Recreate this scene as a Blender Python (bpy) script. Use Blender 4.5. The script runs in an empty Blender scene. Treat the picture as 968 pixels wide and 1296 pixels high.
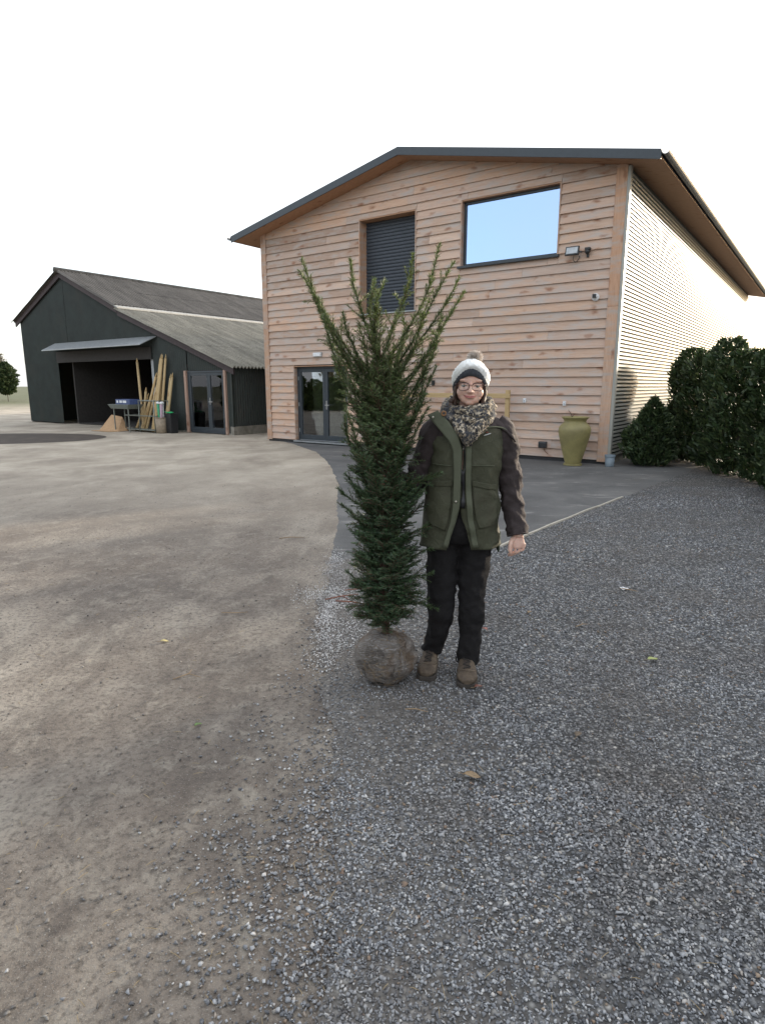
import bpy, bmesh, math, random
import numpy as np
from mathutils import Vector, Matrix, noise as mnoise
random.seed(7); rng = np.random.default_rng(11)
scene = bpy.context.scene
COL = scene.collection
R = math.radians

# ---------------------------------------------------------------- camera
cam_d = bpy.data.cameras.new('camera'); cam = bpy.data.objects.new('camera', cam_d); COL.objects.link(cam)
cam.location = (0, 0, 1.56); cam.rotation_euler = (R(90 - 11.6), 0, 0)
cam_d.sensor_fit = 'VERTICAL'; cam_d.sensor_height = 24.0
cam_d.lens = 24.0 * 780 / 1296; cam_d.clip_start = 0.05; cam_d.clip_end = 4000
scene.camera = cam
# ---------------------------------------------------------------- sky and sun
SUN_EL = R(11.5); SUN_AZ = math.atan2(0.85, 0.53)          # clockwise from +Y
world = bpy.data.worlds.new('World'); scene.world = world; world.use_nodes = True
wn = world.node_tree; bg = wn.nodes['Background']
sky = wn.nodes.new('ShaderNodeTexSky'); sky.sky_type = 'NISHITA'; sky.sun_disc = False
sky.sun_elevation = SUN_EL; sky.sun_rotation = SUN_AZ
sky.air_density = 1.0; sky.dust_density = 3.0; sky.ozone_density = 1.0; sky.altitude = 50
# thin bright cloud veil over the clear sky, with gaps
wtc = wn.nodes.new('ShaderNodeTexCoord'); wmp = wn.nodes.new('ShaderNodeMapping'); wmp.inputs['Scale'].default_value = (1, 1, 2.2); wmp.inputs['Location'].default_value = (3.1, 1.7, .4)
wnz = wn.nodes.new('ShaderNodeTexNoise'); wnz.inputs['Scale'].default_value = 1.1; wnz.inputs['Detail'].default_value = 6; wnz.inputs['Roughness'].default_value = .5
wrp = wn.nodes.new('ShaderNodeValToRGB'); wrp.color_ramp.elements[0].position = .30; wrp.color_ramp.elements[0].color = (.25, .25, .25, 1); wrp.color_ramp.elements[1].position = .55; wrp.color_ramp.elements[1].color = (.92, .92, .92, 1)
wmx = wn.nodes.new('ShaderNodeMixRGB'); wmx.inputs[2].default_value = (3.0, 3.05, 3.15, 1)
wn.links.new(wtc.outputs['Generated'], wmp.inputs[0]); wn.links.new(wmp.outputs[0], wnz.inputs['Vector']); wn.links.new(wnz.outputs[0], wrp.inputs[0])
wn.links.new(wrp.outputs[0], wmx.inputs[0]); wn.links.new(sky.outputs[0], wmx.inputs[1])
wn.links.new(wmx.outputs[0], bg.inputs[0]); bg.inputs[1].default_value = 0.15
sun_d = bpy.data.lights.new('sun', 'SUN'); sun = bpy.data.objects.new('sun', sun_d); COL.objects.link(sun)
sun_d.energy = 2.1; sun_d.angle = R(3.0); sun_d.color = (1.0, 0.86, 0.68)
sd = Vector((math.sin(SUN_AZ) * math.cos(SUN_EL), math.cos(SUN_AZ) * math.cos(SUN_EL), math.sin(SUN_EL)))
sun.rotation_euler = sd.to_track_quat('Z', 'Y').to_euler()
vs = scene.view_settings; vs.view_transform = 'Standard'; vs.look = 'None'; vs.gamma = 1.0; vs.exposure = 1.82
vs.use_curve_mapping = False

# ---------------------------------------------------------------- helpers
class B:
    """collects vertices and faces for ONE mesh"""
    def __init__(s): s.v = []; s.f = []; s.m = []
    def add(s, vs_, fs, mi=0):
        o = len(s.v); s.v += [tuple(p) for p in vs_]; s.f += [tuple(i + o for i in q) for q in fs]; s.m += [mi] * len(fs); return s
    def box(s, x0, x1, y0, y1, z0, z1, mi=0, M=None):
        p = [(x0, y0, z0), (x1, y0, z0), (x1, y1, z0), (x0, y1, z0), (x0, y0, z1), (x1, y0, z1), (x1, y1, z1), (x0, y1, z1)]
        if M is not None: p = [M @ Vector(q) for q in p]
        return s.add(p, [(0, 3, 2, 1), (4, 5, 6, 7), (0, 1, 5, 4), (1, 2, 6, 5), (2, 3, 7, 6), (3, 0, 4, 7)], mi)
    def loft(s, rings, cap=True, mi=0, close=True):
        n = len(rings[0]); vs_ = [p for r in rings for p in r]; fs = []
        for i in range(len(rings) - 1):
            for j in range(n if close else n - 1):
                k = (j + 1) % n; fs.append((i * n + j, i * n + k, (i + 1) * n + k, (i + 1) * n + j))
        if cap and close: fs.append(tuple(range(n - 1, -1, -1))); fs.append(tuple((len(rings) - 1) * n + j for j in range(n)))
        return s.add(vs_, fs, mi)
    def tube(s, path, rad, n=8, mi=0, cap=True, sq=1.0):
        path = [Vector(p) for p in path]
        if not hasattr(rad, '__len__'): rad = [rad] * len(path)
        rings = []; ref = None
        for i, p in enumerate(path):
            d = (path[min(i + 1, len(path) - 1)] - path[max(i - 1, 0)]).normalized()
            if ref is None: ref = d.orthogonal().normalized()
            ref = (ref - d * ref.dot(d)).normalized(); b = d.cross(ref)
            rings.append([p + (ref * math.cos(2 * math.pi * j / n) + b * math.sin(2 * math.pi * j / n) * sq) * rad[i] for j in range(n)])
        return s.loft(rings, cap, mi)
    def ell(s, c, r, nu=16, nv=10, M=None, mi=0):
        c = Vector(c); rings = []
        for i in range(nv + 1):
            t = math.pi * (i / nv); t = min(max(t, .02), math.pi - .02)
            ring = []
            for j in range(nu):
                a = 2 * math.pi * j / nu
                q = Vector((r[0] * math.sin(t) * math.cos(a), r[1] * math.sin(t) * math.sin(a), -r[2] * math.cos(t)))
                ring.append(c + (M @ q if M is not None else q))
            rings.append(ring)
        return s.loft(rings, True, mi)
    def mesh(s, name):
        me = bpy.data.meshes.new(name); me.from_pydata(s.v, [], s.f)
        if any(s.m): me.polygons.foreach_set('material_index', s.m)
        me.update(); return me
def obj(name, b, mats, parent=None, smooth=False, loc=None):
    me = b if isinstance(b, bpy.types.Mesh) else b.mesh(name)
    for m in (mats if isinstance(mats, (list, tuple)) else [mats]):
        me.materials.append(m)
    if smooth: me.polygons.foreach_set('use_smooth', [True] * len(me.polygons))
    o = bpy.data.objects.new(name, me); COL.objects.link(o)
    if parent is not None: o.parent = parent
    if loc is not None: o.location = loc
    return o
def bev(o, w=0.004, seg=2, ang=40):
    m = o.modifiers.new('bevel', 'BEVEL'); m.width = w; m.segments = seg; m.limit_method = 'ANGLE'; m.angle_limit = R(ang); return o
def tag(o, label, cat=None, group=None, kind=None):
    if label: o['label'] = label
    if cat: o['category'] = cat
    if group: o['group'] = group
    if kind: o['kind'] = kind
    return o
def empty(name, loc=(0, 0, 0), rz=0, label=None, cat=None, group=None):
    o = bpy.data.objects.new(name, None); COL.objects.link(o); o.location = loc; o.rotation_euler = (0, 0, rz)
    o.empty_display_size = .1
    return tag(o, label, cat, group)
def copy_tree(o, parent=None):
    c = o.copy(); COL.objects.link(c); c.parent = parent
    for ch in o.children: copy_tree(ch, c)
    return c
def applied(o):
    """bake the modifiers of o into its mesh"""
    dg = bpy.context.evaluated_depsgraph_get(); ev = o.evaluated_get(dg)
    me = bpy.data.meshes.new_from_object(ev); o.modifiers.clear(); o.data = me; return o

# ---------------------------------------------------------------- materials
class NT:
    def __init__(s, name):
        s.m = bpy.data.materials.new(name); s.m.use_nodes = True; s.t = s.m.node_tree
        s.b = s.t.nodes['Principled BSDF']; s.out = s.t.nodes['Material Output']
    def n(s, typ, **kw):
        nd = s.t.nodes.new('ShaderNode' + typ)
        for k, v in kw.items():
            if k.startswith('i_'):
                key = k[2:]; key = int(key) if key.isdigit() else key.replace('_', ' ')
                if isinstance(v, bpy.types.NodeSocket): s.t.links.new(v, nd.inputs[key])
                else: nd.inputs[key].default_value = v
            else: setattr(nd, k, v)
        return nd
    def link(s, a, b): s.t.links.new(a, b)
    def set(s, **kw):
        for k, v in kw.items():
            k = k.replace('_', ' ')
            if isinstance(v, bpy.types.NodeSocket): s.t.links.new(v, s.b.inputs[k])
            else: s.b.inputs[k].default_value = v
    def coord(s, scale=(1, 1, 1), kind='Object', jitter=0.0):
        tc = s.n('TexCoord'); src = tc.outputs[kind]
        if jitter:
            oi = s.n('ObjectInfo'); mul = s.n('Math', operation='MULTIPLY', i_0=oi.outputs['Random'], i_1=jitter)
            add = s.n('VectorMath', operation='ADD', i_0=src, i_1=mul.outputs[0]); src = add.outputs[0]
        return s.n('Mapping', i_Vector=src, i_Scale=scale).outputs[0]
    def noise(s, vec, scale, detail=4, rough=.55, dist=0): 
        return s.n('TexNoise', i_Vector=vec, i_Scale=scale, i_Detail=detail, i_Roughness=rough, i_Distortion=dist).outputs[0]
    def ramp(s, fac, stops, interp='LINEAR'):
        nd = s.n('ValToRGB', i_Fac=fac); cr = nd.color_ramp; cr.interpolation = interp
        while len(cr.elements) < len(stops): cr.elements.new(.5)
        for e, (p, c) in zip(cr.elements, stops):
            e.position = p; e.color = (c, c, c, 1) if not hasattr(c, '__len__') else (*c[:3], 1)
        return nd.outputs[0]
    def mix(s, fac, a, b, mode='MIX'):
        nd = s.n('MixRGB', blend_type=mode)
        for i, v in enumerate((fac, a, b)):
            if isinstance(v, bpy.types.NodeSocket): s.link(v, nd.inputs[i])
            elif i == 0: nd.inputs[0].default_value = v
            else: nd.inputs[i].default_value = (*v[:3], 1)
        return nd.outputs[0]
    def math(s, op, a, b=0.0, c=None, clamp=False):
        nd = s.n('Math', operation=op); nd.use_clamp = clamp
        for i, v in enumerate((a, b) if c is None else (a, b, c)):
            if isinstance(v, bpy.types.NodeSocket): s.link(v, nd.inputs[i])
            else: nd.inputs[i].default_value = v
        return nd.outputs[0]
    def bump(s, height, strength=.3, dist=.01):
        nd = s.n('Bump', i_Strength=strength, i_Distance=dist, i_Height=height); s.set(Normal=nd.outputs[0])
MATS = {}
def simple(name, col, rough=.6, metal=0.0, var=.25, vs_=12.0, bump=0.0, bs=60.0, jitter=7.0, dirt=None):
    if name in MATS: return MATS[name]
    t = NT(name); v = t.coord(jitter=jitter)
    a = t.noise(v, vs_, 5, .6)
    c = t.mix(t.ramp(a, [(.25, 0), (.75, 1)]), [x * (1 - var) for x in col], [min(1, x * (1 + var)) for x in col])
    if dirt: c = t.mix(t.ramp(t.noise(v, vs_ * .35, 6, .65, .3), [(.5, 0), (.72, 1)]), c, dirt)
    t.set(Base_Color=c, Roughness=rough, Metallic=metal)
    if bump: t.bump(t.noise(v, bs, 3), bump, .004)
    MATS[name] = t.m; return t.m
def wood(name, a, b, c, knot, axis=0, knots=True, rough=.75, grey=None):
    """timber: grain runs along the local axis; every object gets its own tone"""
    t = NT(name); sc = [14, 14, 14]; sc[axis] = .9
    v = t.coord(tuple(sc), jitter=40)
    g = t.noise(v, 3.2, 6, .65, .6)
    col = t.ramp(g, [(.25, a), (.5, b), (.75, c)])
    oi = t.n('ObjectInfo')
    tone = t.ramp(oi.outputs['Random'], [(0, (.74, .69, .66)), (.2, (1.0, .95, .90)), (.45, (1.14, 1.0, .88)), (.7, (.92, .93, .95)), (.85, (1.05, .98, .94)), (1, (1.2, 1.17, 1.13))])
    col = t.mix(1.0, col, tone, 'MULTIPLY')
    if grey:
        v3 = t.coord((1.4, 1.4, 5), jitter=23)
        col = t.mix(t.ramp(t.noise(v3, 1.7, 4, .6), [(.46, 0), (.66, .75)]), col, grey)
    if knots:
        sk = [5.5, 5.5, 5.5]; sk[axis] = 2.6
        v2 = t.coord(tuple(sk), jitter=31)
        d = t.n('VectorMath', operation='ADD', i_0=v2)
        nz = t.n('TexNoise', i_Vector=v2, i_Scale=2.5, i_Detail=3); sub = t.n('VectorMath', operation='SCALE', i_0=nz.outputs['Color'], i_Scale=.55)
        t.link(sub.outputs[0], d.inputs[1])
        vo = t.n('TexVoronoi', i_Vector=d.outputs[0], i_Scale=1.0, i_Randomness=1.0)
        sep = t.n('SeparateColor', i_Color=vo.outputs['Color'])
        on = t.math('GREATER_THAN', sep.outputs[0], .42)
        k = t.math('MULTIPLY', t.ramp(vo.outputs['Distance'], [(.07, 1), (.17, .55), (.30, 0)]), on)
        col = t.mix(t.math('MULTIPLY', k, .8), col, knot)
    t.set(Base_Color=col, Roughness=rough)
    t.bump(g, .25, .003); MATS[name] = t.m; return t.m
CLAD = wood('larch_cladding', (.425, .30, .235), (.51, .385, .308), (.57, .45, .37), (.26, .115, .06), 0, grey=(.45, .41, .38))
TRIM = wood('larch_trim', (.34, .215, .15), (.45, .30, .215), (.52, .37, .27), (.25, .1, .05), 2, grey=(.42, .37, .33))
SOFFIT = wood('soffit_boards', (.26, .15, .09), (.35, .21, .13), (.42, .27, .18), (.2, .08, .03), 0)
PINE = wood('treated_pine', (.34, .25, .12), (.44, .34, .18), (.52, .42, .25), (.25, .13, .05), 2)
ROUGHW = wood('rough_timber', (.27, .17, .13), (.38, .26, .20), (.46, .33, .26), (.16, .06, .03), 2)
ANTHRA = simple('anthracite_metal', (.035, .045, .055), .42, 0, .12)
SHUT = simple('shutter_metal', (.045, .055, .07), .5, 0, .12)
WHITEM = simple('white_plastic', (.72, .74, .76), .4, 0, .05)
BLACKP = simple('black_plastic', (.02, .021, .023), .45, 0, .2)
GREYM = simple('galvanised_metal', (.34, .36, .37), .45, .6, .2)
STEEL = simple('brushed_steel', (.55, .56, .57), .3, 1.0, .1)
CREAM = simple('cream_sheet_metal', (.33, .325, .29), .45, 0, .06, 3)
BARNG = simple('dark_green_sheet', (.018, .027, .024), .55, 0, .35, 2.5, dirt=(.03, .032, .026))
BARNT = simple('barn_bargeboard', (.05, .035, .037), .7, 0, .3)
CONC = simple('concrete', (.26, .245, .21), .9, 0, .25, 6, .4, 80, dirt=(.13, .12, .09))
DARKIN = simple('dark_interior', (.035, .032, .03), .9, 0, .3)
def glass(name, refl, tint=(.8, .85, .85), rough=.0, gcol=(.93, .95, 1)):
    t = NT(name); t.t.nodes.remove(t.b)
    fr = t.n('Fresnel', i_IOR=1.5); f2 = t.math('ADD', t.math('MULTIPLY', fr.outputs[0], 1.0), refl, clamp=True)
    wv = t.noise(t.coord((1, 1, 1)), 1.3, 2); bm = t.n('Bump', i_Strength=.03, i_Distance=.02, i_Height=wv)
    gl = t.n('BsdfGlossy', i_Color=(*gcol, 1), i_Roughness=rough, i_Normal=bm.outputs[0]); tr = t.n('BsdfTransparent', i_Color=(*tint, 1))
    mx = t.n('MixShader', i_0=f2, i_1=tr.outputs[0], i_2=gl.outputs[0]); t.link(mx.outputs[0], t.out.inputs[0])
    return t.m
GLASS = glass('door_glass', .06); GLASSB = glass('barn_door_glass', .0, (.92, .92, .9)); GLASSW = glass('coated_window_glass', .62, (.3, .33, .36), gcol=(.50, .66, .95))
def roofmat(name, a, b, moss):
    t = NT(name); v = t.coord(jitter=0); n1 = t.noise(v, 1.3, 6, .65, .4); n2 = t.noise(v, 22, 4, .7)
    c = t.ramp(n1, [(.3, a), (.65, b)]); stn = t.noise(t.n('Mapping', i_Vector=v, i_Scale=(.25, 1.6, .25)).outputs[0], 2.2, 5, .6); c = t.mix(t.ramp(stn, [(.42, 0), (.66, .7)]), c, [x * 1.55 for x in b]); c = t.mix(t.ramp(n2, [(.5, 0), (.7, .8)]), c, moss)
    c = t.mix(t.ramp(t.noise(v, 55, 2), [(.62, 0), (.72, .6)]), c, (.3, .29, .25))
    t.set(Base_Color=c, Roughness=.95); t.bump(n2, .5, .01); return t.m
ROOFLOW = roofmat('mossy_fibre_cement', (.15, .14, .118), (.22, .205, .17), (.085, .08, .045))
ROOFUP = roofmat('old_fibre_cement', (.075, .068, .062), (.11, .10, .09), (.05, .045, .035))

# ---------------------------------------------------------------- ground
def g_dirt():
    t = NT('packed_dirt_yard'); v = t.coord(kind='Generated') ; v = t.n('TexCoord').outputs['Object']
    vs1 = t.n('Mapping', i_Vector=v, i_Scale=(1, .55, 1)).outputs[0]
    big = t.noise(vs1, .55, 6, .62, .6); mid = t.noise(vs1, 2.6, 6, .65, .4); fine = t.noise(v, 38, 5, .7); vf = t.noise(v, 160, 3, .6)
    c = t.ramp(big, [(.36, (.13, .107, .088)), (.5, (.215, .184, .152)), (.62, (.34, .305, .255))])
    c = t.mix(t.ramp(mid, [(.44, 0), (.60, .8)]), c, (.10, .081, .066))
    c = t.mix(t.ramp(t.noise(v, 7.5, 8, .75, .3), [(.52, 0), (.64, .65)]), c, (.29, .26, .215))
    c = t.mix(t.ramp(t.noise(v, 13, 6, .7), [(.56, 0), (.66, .7)]), c, (.075, .062, .052))
    # pale dried mud, scraped streaks
    st = t.n('Mapping', i_Vector=v, i_Rotation=(0, 0, R(-12)), i_Scale=(1.0, .8, 1)).outputs[0]
    c = t.mix(t.ramp(t.noise(st, 2.3, 8, .75, .2), [(.50, 0), (.68, .6)]), c, (.32, .285, .235))
    c = t.mix(t.ramp(fine, [(.36, .75), (.52, 0)]), c, (.07, .058, .048))
    c = t.mix(t.ramp(vf, [(.60, 0), (.70, .75)]), c, (.36, .34, .31))
    # far part by the buildings is bare, paler concrete
    y = t.n('SeparateXYZ', i_Vector=v).outputs[1]
    far = t.math('MULTIPLY', t.math('SUBTRACT', t.math('ADD', y, t.math('MULTIPLY', mid, 6.0)), 8.5), .14, clamp=True)
    cc = t.ramp(t.noise(st, .8, 8, .68, .4), [(.3, (.25, .21, .165)), (.48, (.38, .33, .26)), (.64, (.52, .46, .37))])
    c = t.mix(t.math('MULTIPLY', far, .85), c, cc)
    # pale sandy spots in the foreground
    sp = t.noise(vs1, 3.1, 9, .72, .15); near = t.math('MULTIPLY', t.math('SUBTRACT', 5.5, y), .5, clamp=True)
    c = t.mix(t.math('MULTIPLY', t.ramp(sp, [(.56, 0), (.68, .7)]), near), c, (.34, .31, .255))
    dist = t.math('MULTIPLY', t.math('SUBTRACT', t.n('VectorMath', operation='LENGTH', i_0=v).outputs['Value'], 45.0), .05, clamp=True)
    c = t.mix(dist, c, t.ramp(t.noise(v, .05, 5), [(.35, (.07, .085, .035)), (.65, (.12, .12, .06))]))
    h = t.math('ADD', t.math('MULTIPLY', fine, .5), t.math('MULTIPLY', mid, 1.3))
    h = t.math('ADD', h, t.math('MULTIPLY', vf, .25))
    rg = t.ramp(mid, [(.4, .95), (.7, .72)])
    t.set(Base_Color=c, Roughness=rg); t.bump(h, .9, .02); return t.m
def g_asphalt():
    t = NT('old_asphalt'); v = t.n('TexCoord').outputs['Object']
    big = t.noise(v, .9, 6, .65, .5); fine = t.noise(v, 60, 4, .7)
    c = t.ramp(big, [(.35, (.075, .076, .076)), (.6, (.12, .12, .117)), (.75, (.17, .165, .155))])
    st = t.n('Mapping', i_Vector=v, i_Rotation=(0, 0, R(-25)), i_Scale=(1, 3.0, 1)).outputs[0]
    c = t.mix(t.ramp(t.noise(st, 1.1, 6, .7, .6), [(.58, 0), (.72, .8)]), c, (.33, .32, .30))
    c = t.mix(t.ramp(fine, [(.6, 0), (.75, .5)]), c, (.26, .26, .25))
    t.set(Base_Color=c, Roughness=.85); t.bump(fine, .6, .008); return t.m
def g_gravel():
    t = NT('gravel_bed'); v = t.n('TexCoord').outputs['Object']
    vo = t.n('TexVoronoi', i_Vector=v, i_Scale=52.0); sep = t.n('SeparateColor', i_Color=vo.outputs['Color'])
    c = t.ramp(sep.outputs[0], [(0, (.035, .036, .038)), (.35, (.085, .088, .092)), (.7, (.17, .175, .18)), (.93, (.30, .30, .29)), (1, (.5, .48, .44))])
    c = t.mix(t.ramp(t.noise(v, 1.1, 5, .6), [(.45, 0), (.7, .6)]), c, (.13, .11, .092))
    c = t.mix(t.ramp(vo.outputs['Distance'], [(.3, 0), (.62, .8)]), c, (.02, .02, .02))
    # trodden, muddy strip next to the yard
    x = t.n('SeparateXYZ', i_Vector=v).outputs[0]
    e = t.math('MULTIPLY', t.math('SUBTRACT', t.math('ADD', .25, t.math('MULTIPLY', t.noise(v, 2.3, 5, .6), .9)), x), 1.1, clamp=True)
    c = t.mix(t.math('MULTIPLY', e, .7), c, t.ramp(t.noise(v, 60, 5, .75), [(.35, (.06, .052, .045)), (.55, (.15, .135, .118)), (.7, (.27, .255, .235))]))
    t.set(Base_Color=c, Roughness=.8); t.bump(t.math('SUBTRACT', 1.0, vo.outputs['Distance']), .6, .010); return t.m
DIRT = g_dirt(); ASPH = g_asphalt(); GRAV = g_gravel()
def fill(name, pts, z, mat):
    bm = bmesh.new(); vv = [bm.verts.new((x, y, z)) for x, y in pts]; bm.faces.new(vv)
    bmesh.ops.triangulate(bm, faces=bm.faces[:]); me = bpy.data.meshes.new(name); bm.to_mesh(me); bm.free()
    if me.polygons[0].normal.z < 0: me.flip_normals()
    return tag(obj(name, me, mat), None, kind='structure')
def ragged(pts, step=.05, amp=.05, seed=0.0):
    out = []
    for a, b in zip(pts[:-1], pts[1:]):
        a = Vector(a); b = Vector(b); n = max(1, int((b - a).length / step)); d = (b - a).normalized(); p = Vector((-d.y, d.x))
        for i in range(n):
            q = a.lerp(b, i / n); w = mnoise.noise(Vector((q.x * 2.2, q.y * 2.2, seed))) + .6 * mnoise.noise(Vector((q.x * 8, q.y * 8, seed + 4))) + .35 * mnoise.noise(Vector((q.x * 25, q.y * 25, seed + 9)))
            q = q + p * w * amp * min(1.0, .5 + .06 * q.y); out.append((q.x, q.y))
    out.append(tuple(pts[-1])); return out
gb = B(); gb.add([(-900, -900, 0), (900, -900, 0), (900, 900, 0), (-900, 900, 0)], [(0, 1, 2, 3)])
tag(obj('ground', gb, DIRT), None, kind='structure')
YARD_EDGE = [(-2.85, 17.65), (-2.35, 16.6), (-1.59, 14.76), (-1.13, 12.74), (-.73, 10.06), (-.56, 7.5), (-.49, 6.28), (-.47, 5.3)]
fill('asphalt_apron', ragged(YARD_EDGE, .08, .035, 3) + ragged([(-.47, 5.3), (1.1, 5.4), (1.7, 6.3), (3.7, 8.7), (6.2, 11.2), (14, 20), (20, 30)], .2, .02, 5) + [(14, 40), (-2, 19)], .002, ASPH)
GEDGE = [(-.13, .2), (-.15, 1.87), (-.18, 2.16), (-.25, 2.76), (-.40, 3.74), (-.46, 4.5), (-.45, 5.3), (-.25, 5.57), (.57, 5.66), (1.23, 5.95)]
GLINE = [(1.23, 5.95), (1.7, 6.57), (2.55, 7.6), (3.57, 8.8), (8, 14.2), (14, 21), (24, 33)]
fill('gravel_area', ragged(GEDGE, .03, .11, 1) + GLINE + [(60, 33), (60, -12), (-.1, -12)], .004, GRAV)
# ---------------------------------------------------------------- timber-clad building (local x to the right along the front, y inward)
UX = Vector((.81441862, -.58027779, 0)); RZ = math.atan2(UX.y, UX.x)
CR = Vector((4.5178, 12.3464, 0)); W = 9.56; DEP = 20.0; PITCH = .206
bld = empty('timber_building', CR, RZ, 'larch clad gabled building with roller shutter, large upper window and glazed double door', 'building')
def soff(x): return 5.52 + PITCH * (W / 2 - abs(-x - W / 2))
OPEN = {'door': (-8.50, -6.60, .0, 2.085), 'shutter': (-6.225, -4.585, 3.28, 5.455), 'window': (-3.45, -1.24, 4.10, 5.455)}
def front_panel(b, x0, x1, z0, z1, y0, y1): b.box(x0, x1, y0, y1, z0, z1)
# solid wall behind the boards, pierced by the openings
wl = B()
xs = [-W + .02, -8.50, -6.60, -6.225, -4.585, -3.45, -1.24, -.02]
def wall_col(x0, x1, holes):
    z = .02
    for a, c in sorted(holes) + [(None, None)]:
        top = a if a is not None else None
        if top is None:
            wl.add([(x0, .012, z), (x1, .012, z), (x1, .012, soff(x1) + .07), (x0, .012, soff(x0) + .07), (x0, .2, z), (x1, .2, z), (x1, .2, soff(x1) + .07), (x0, .2, soff(x0) + .07)],
                   [(0, 1, 2, 3), (5, 4, 7, 6), (0, 4, 5, 1), (3, 2, 6, 7), (0, 3, 7, 4), (1, 5, 6, 2)])
        else:
            if top > z + .01: wl.box(x0, x1, .012, .2, z, top)
            z = c
for x0, x1 in zip(xs[:-1], xs[1:]):
    mid = (x0 + x1) / 2; segs = [x0, x1]
    if x0 < -W / 2 < x1: segs = [x0, -W / 2, x1]
    hs = [(o[2], o[3]) for o in OPEN.values() if o[0] - .01 < mid < o[1] + .01]
    for a, c in zip(segs[:-1], segs[1:]): wall_col(a, c, hs)
wl.box(-W + .02, -W + .2, .21, DEP, .02, 5.55); wl.box(-W + .02, -.06, DEP, DEP + .2, .02, 5.5); wl.box(-.2, -.05, .21, DEP, .02, 5.5)
obj('wall', wl, DARKIN, bld)
pl = B(); pl.box(-W + .01, -.01, -.012, .011, 0, .085); obj('plinth', pl, simple('bitumen_plinth', (.03, .03, .032), .8), bld)
# cladding: one object for each board
P = .1835; Z0 = .085; k = 0; brng = random.Random(5)
CUTS = [(-W + .165, -.205)]
while Z0 + k * P < 6.45:
    z = Z0 + k * P; zt = z + P + .022
    xa, xb = -W + .165, -.205
    if z + .02 > soff(xa):
        dx = (z + .02 - 5.52) / PITCH; xa = max(xa, -W + dx); xb = min(xb, -dx)
    if xb - xa > .3:
        # split the course into board lengths
        cuts = [xa]; x = xa + brng.uniform(1.2, 4.6)
        while x < xb - .9: cuts.append(x); x += brng.uniform(2.6, 4.6)
        cuts.append(xb); pieces = []
        for a, c in zip(cuts[:-1], cuts[1:]):
            segs = [(a, c, z, zt)]
            for ox0, ox1, oz0, oz1 in OPEN.values():
                ox0 -= .0; ns = []
                for s0, s1, q0, q1 in segs:
                    if s1 <= ox0 or s0 >= ox1 or q1 - .022 <= oz0 + .004 or q0 >= oz1 - .004: ns.append((s0, s1, q0, q1)); continue
                    if s0 < ox0 - .03: ns.append((s0, ox0 - .0, q0, q1))
                    if s1 > ox1 + .03: ns.append((ox1 + .0, s1, q0, q1))
                    m0, m1 = max(s0, ox0), min(s1, ox1)
                    if oz0 - q0 > .03: ns.append((m0 + .001, m1 - .001, q0, oz0 - .003))
                    if q1 - oz1 > .045: ns.append((m0 + .001, m1 - .001, oz1 + .003, q1))
                segs = ns
            pieces += segs
        for a, c, q0, q1 in pieces:
            a += .0015; c -= .0015; b = B(); n = max(2, int((c - a) / .35)); rings = []
            t0 = brng.uniform(-.004, .003); wav = brng.uniform(0, 50); full = abs(q0 - z) < .001
            for i in range(n + 1):
                x = a + (c - a) * i / n
                dz = (.003 * mnoise.noise(Vector((x * .8 + wav, k * 3.7, 0))) + .002 * mnoise.noise(Vector((x * 4 + wav, k * 3.7, 5)))) if full else 0
                dy = .003 * mnoise.noise(Vector((x * .9 + wav, k * 2.1, 8)))
                rings.append([(x, -.040 + t0 + dy, q0 + dz), (x, -.004, q0 + dz), (x, .009, min(q1, soff(x) + .075)), (x, -.001 - .0, min(q1, soff(x) + .075))])
            b.loft(rings); obj('board', b, CLAD, bld)
    k += 1
# corner boards, two lengths each
for x0, x1, zz in ((-W - .012, -W + .162, (0.05, 3.1, 5.55)), (-.203, .0, (.05, 3.05, 5.55))):
    for z0, z1 in zip(zz[:-1], zz[1:]):
        b = B(); b.box(x0, x1, -.052, .0115, z0 + .0015, z1 - .0015); bev(obj('corner_board', b, TRIM, bld), .004)
b = B(); b.box(-W - .02, -W + .018, -.05, .6, .04, 5.5); obj('corner_return', b, TRIM, bld)
# metal side wall, horizontal ribs; shade between them is coloured into a dark backing
z = .16; sl = B(); sl.add([(.0115, .06, 0), (.05, .06, .004), (.05, .06, .040), (.0115, .06, .044), (.0115, DEP + .2, 0), (.05, DEP + .2, .004), (.05, DEP + .2, .040), (.0115, DEP + .2, .044)], [(0, 1, 2, 3), (7, 6, 5, 4), (0, 4, 5, 1), (1, 5, 6, 2), (2, 6, 7, 3)]); slm = sl.mesh('slat'); slm.materials.append(CREAM)
while z < 5.40:
    so_ = bpy.data.objects.new('slat', slm); COL.objects.link(so_); so_.parent = bld; so_.location = (0, 0, z); z += .0765
b = B(); b.box(-.04, .011, .013, DEP + .2, .03, 5.5); obj('side_wall', b, simple('rib_shade_backing', (.03, .04, .033), .7), bld)
b = B(); b.box(.0015, .058, -.05, .058, .1, 5.5); bev(obj('corner_flashing', b, CREAM, bld), .003)
b = B(); b.box(-.02, .02, .06, DEP + .1, 0.0, .16); obj('side_plinth', b, CONC, bld)
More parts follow.
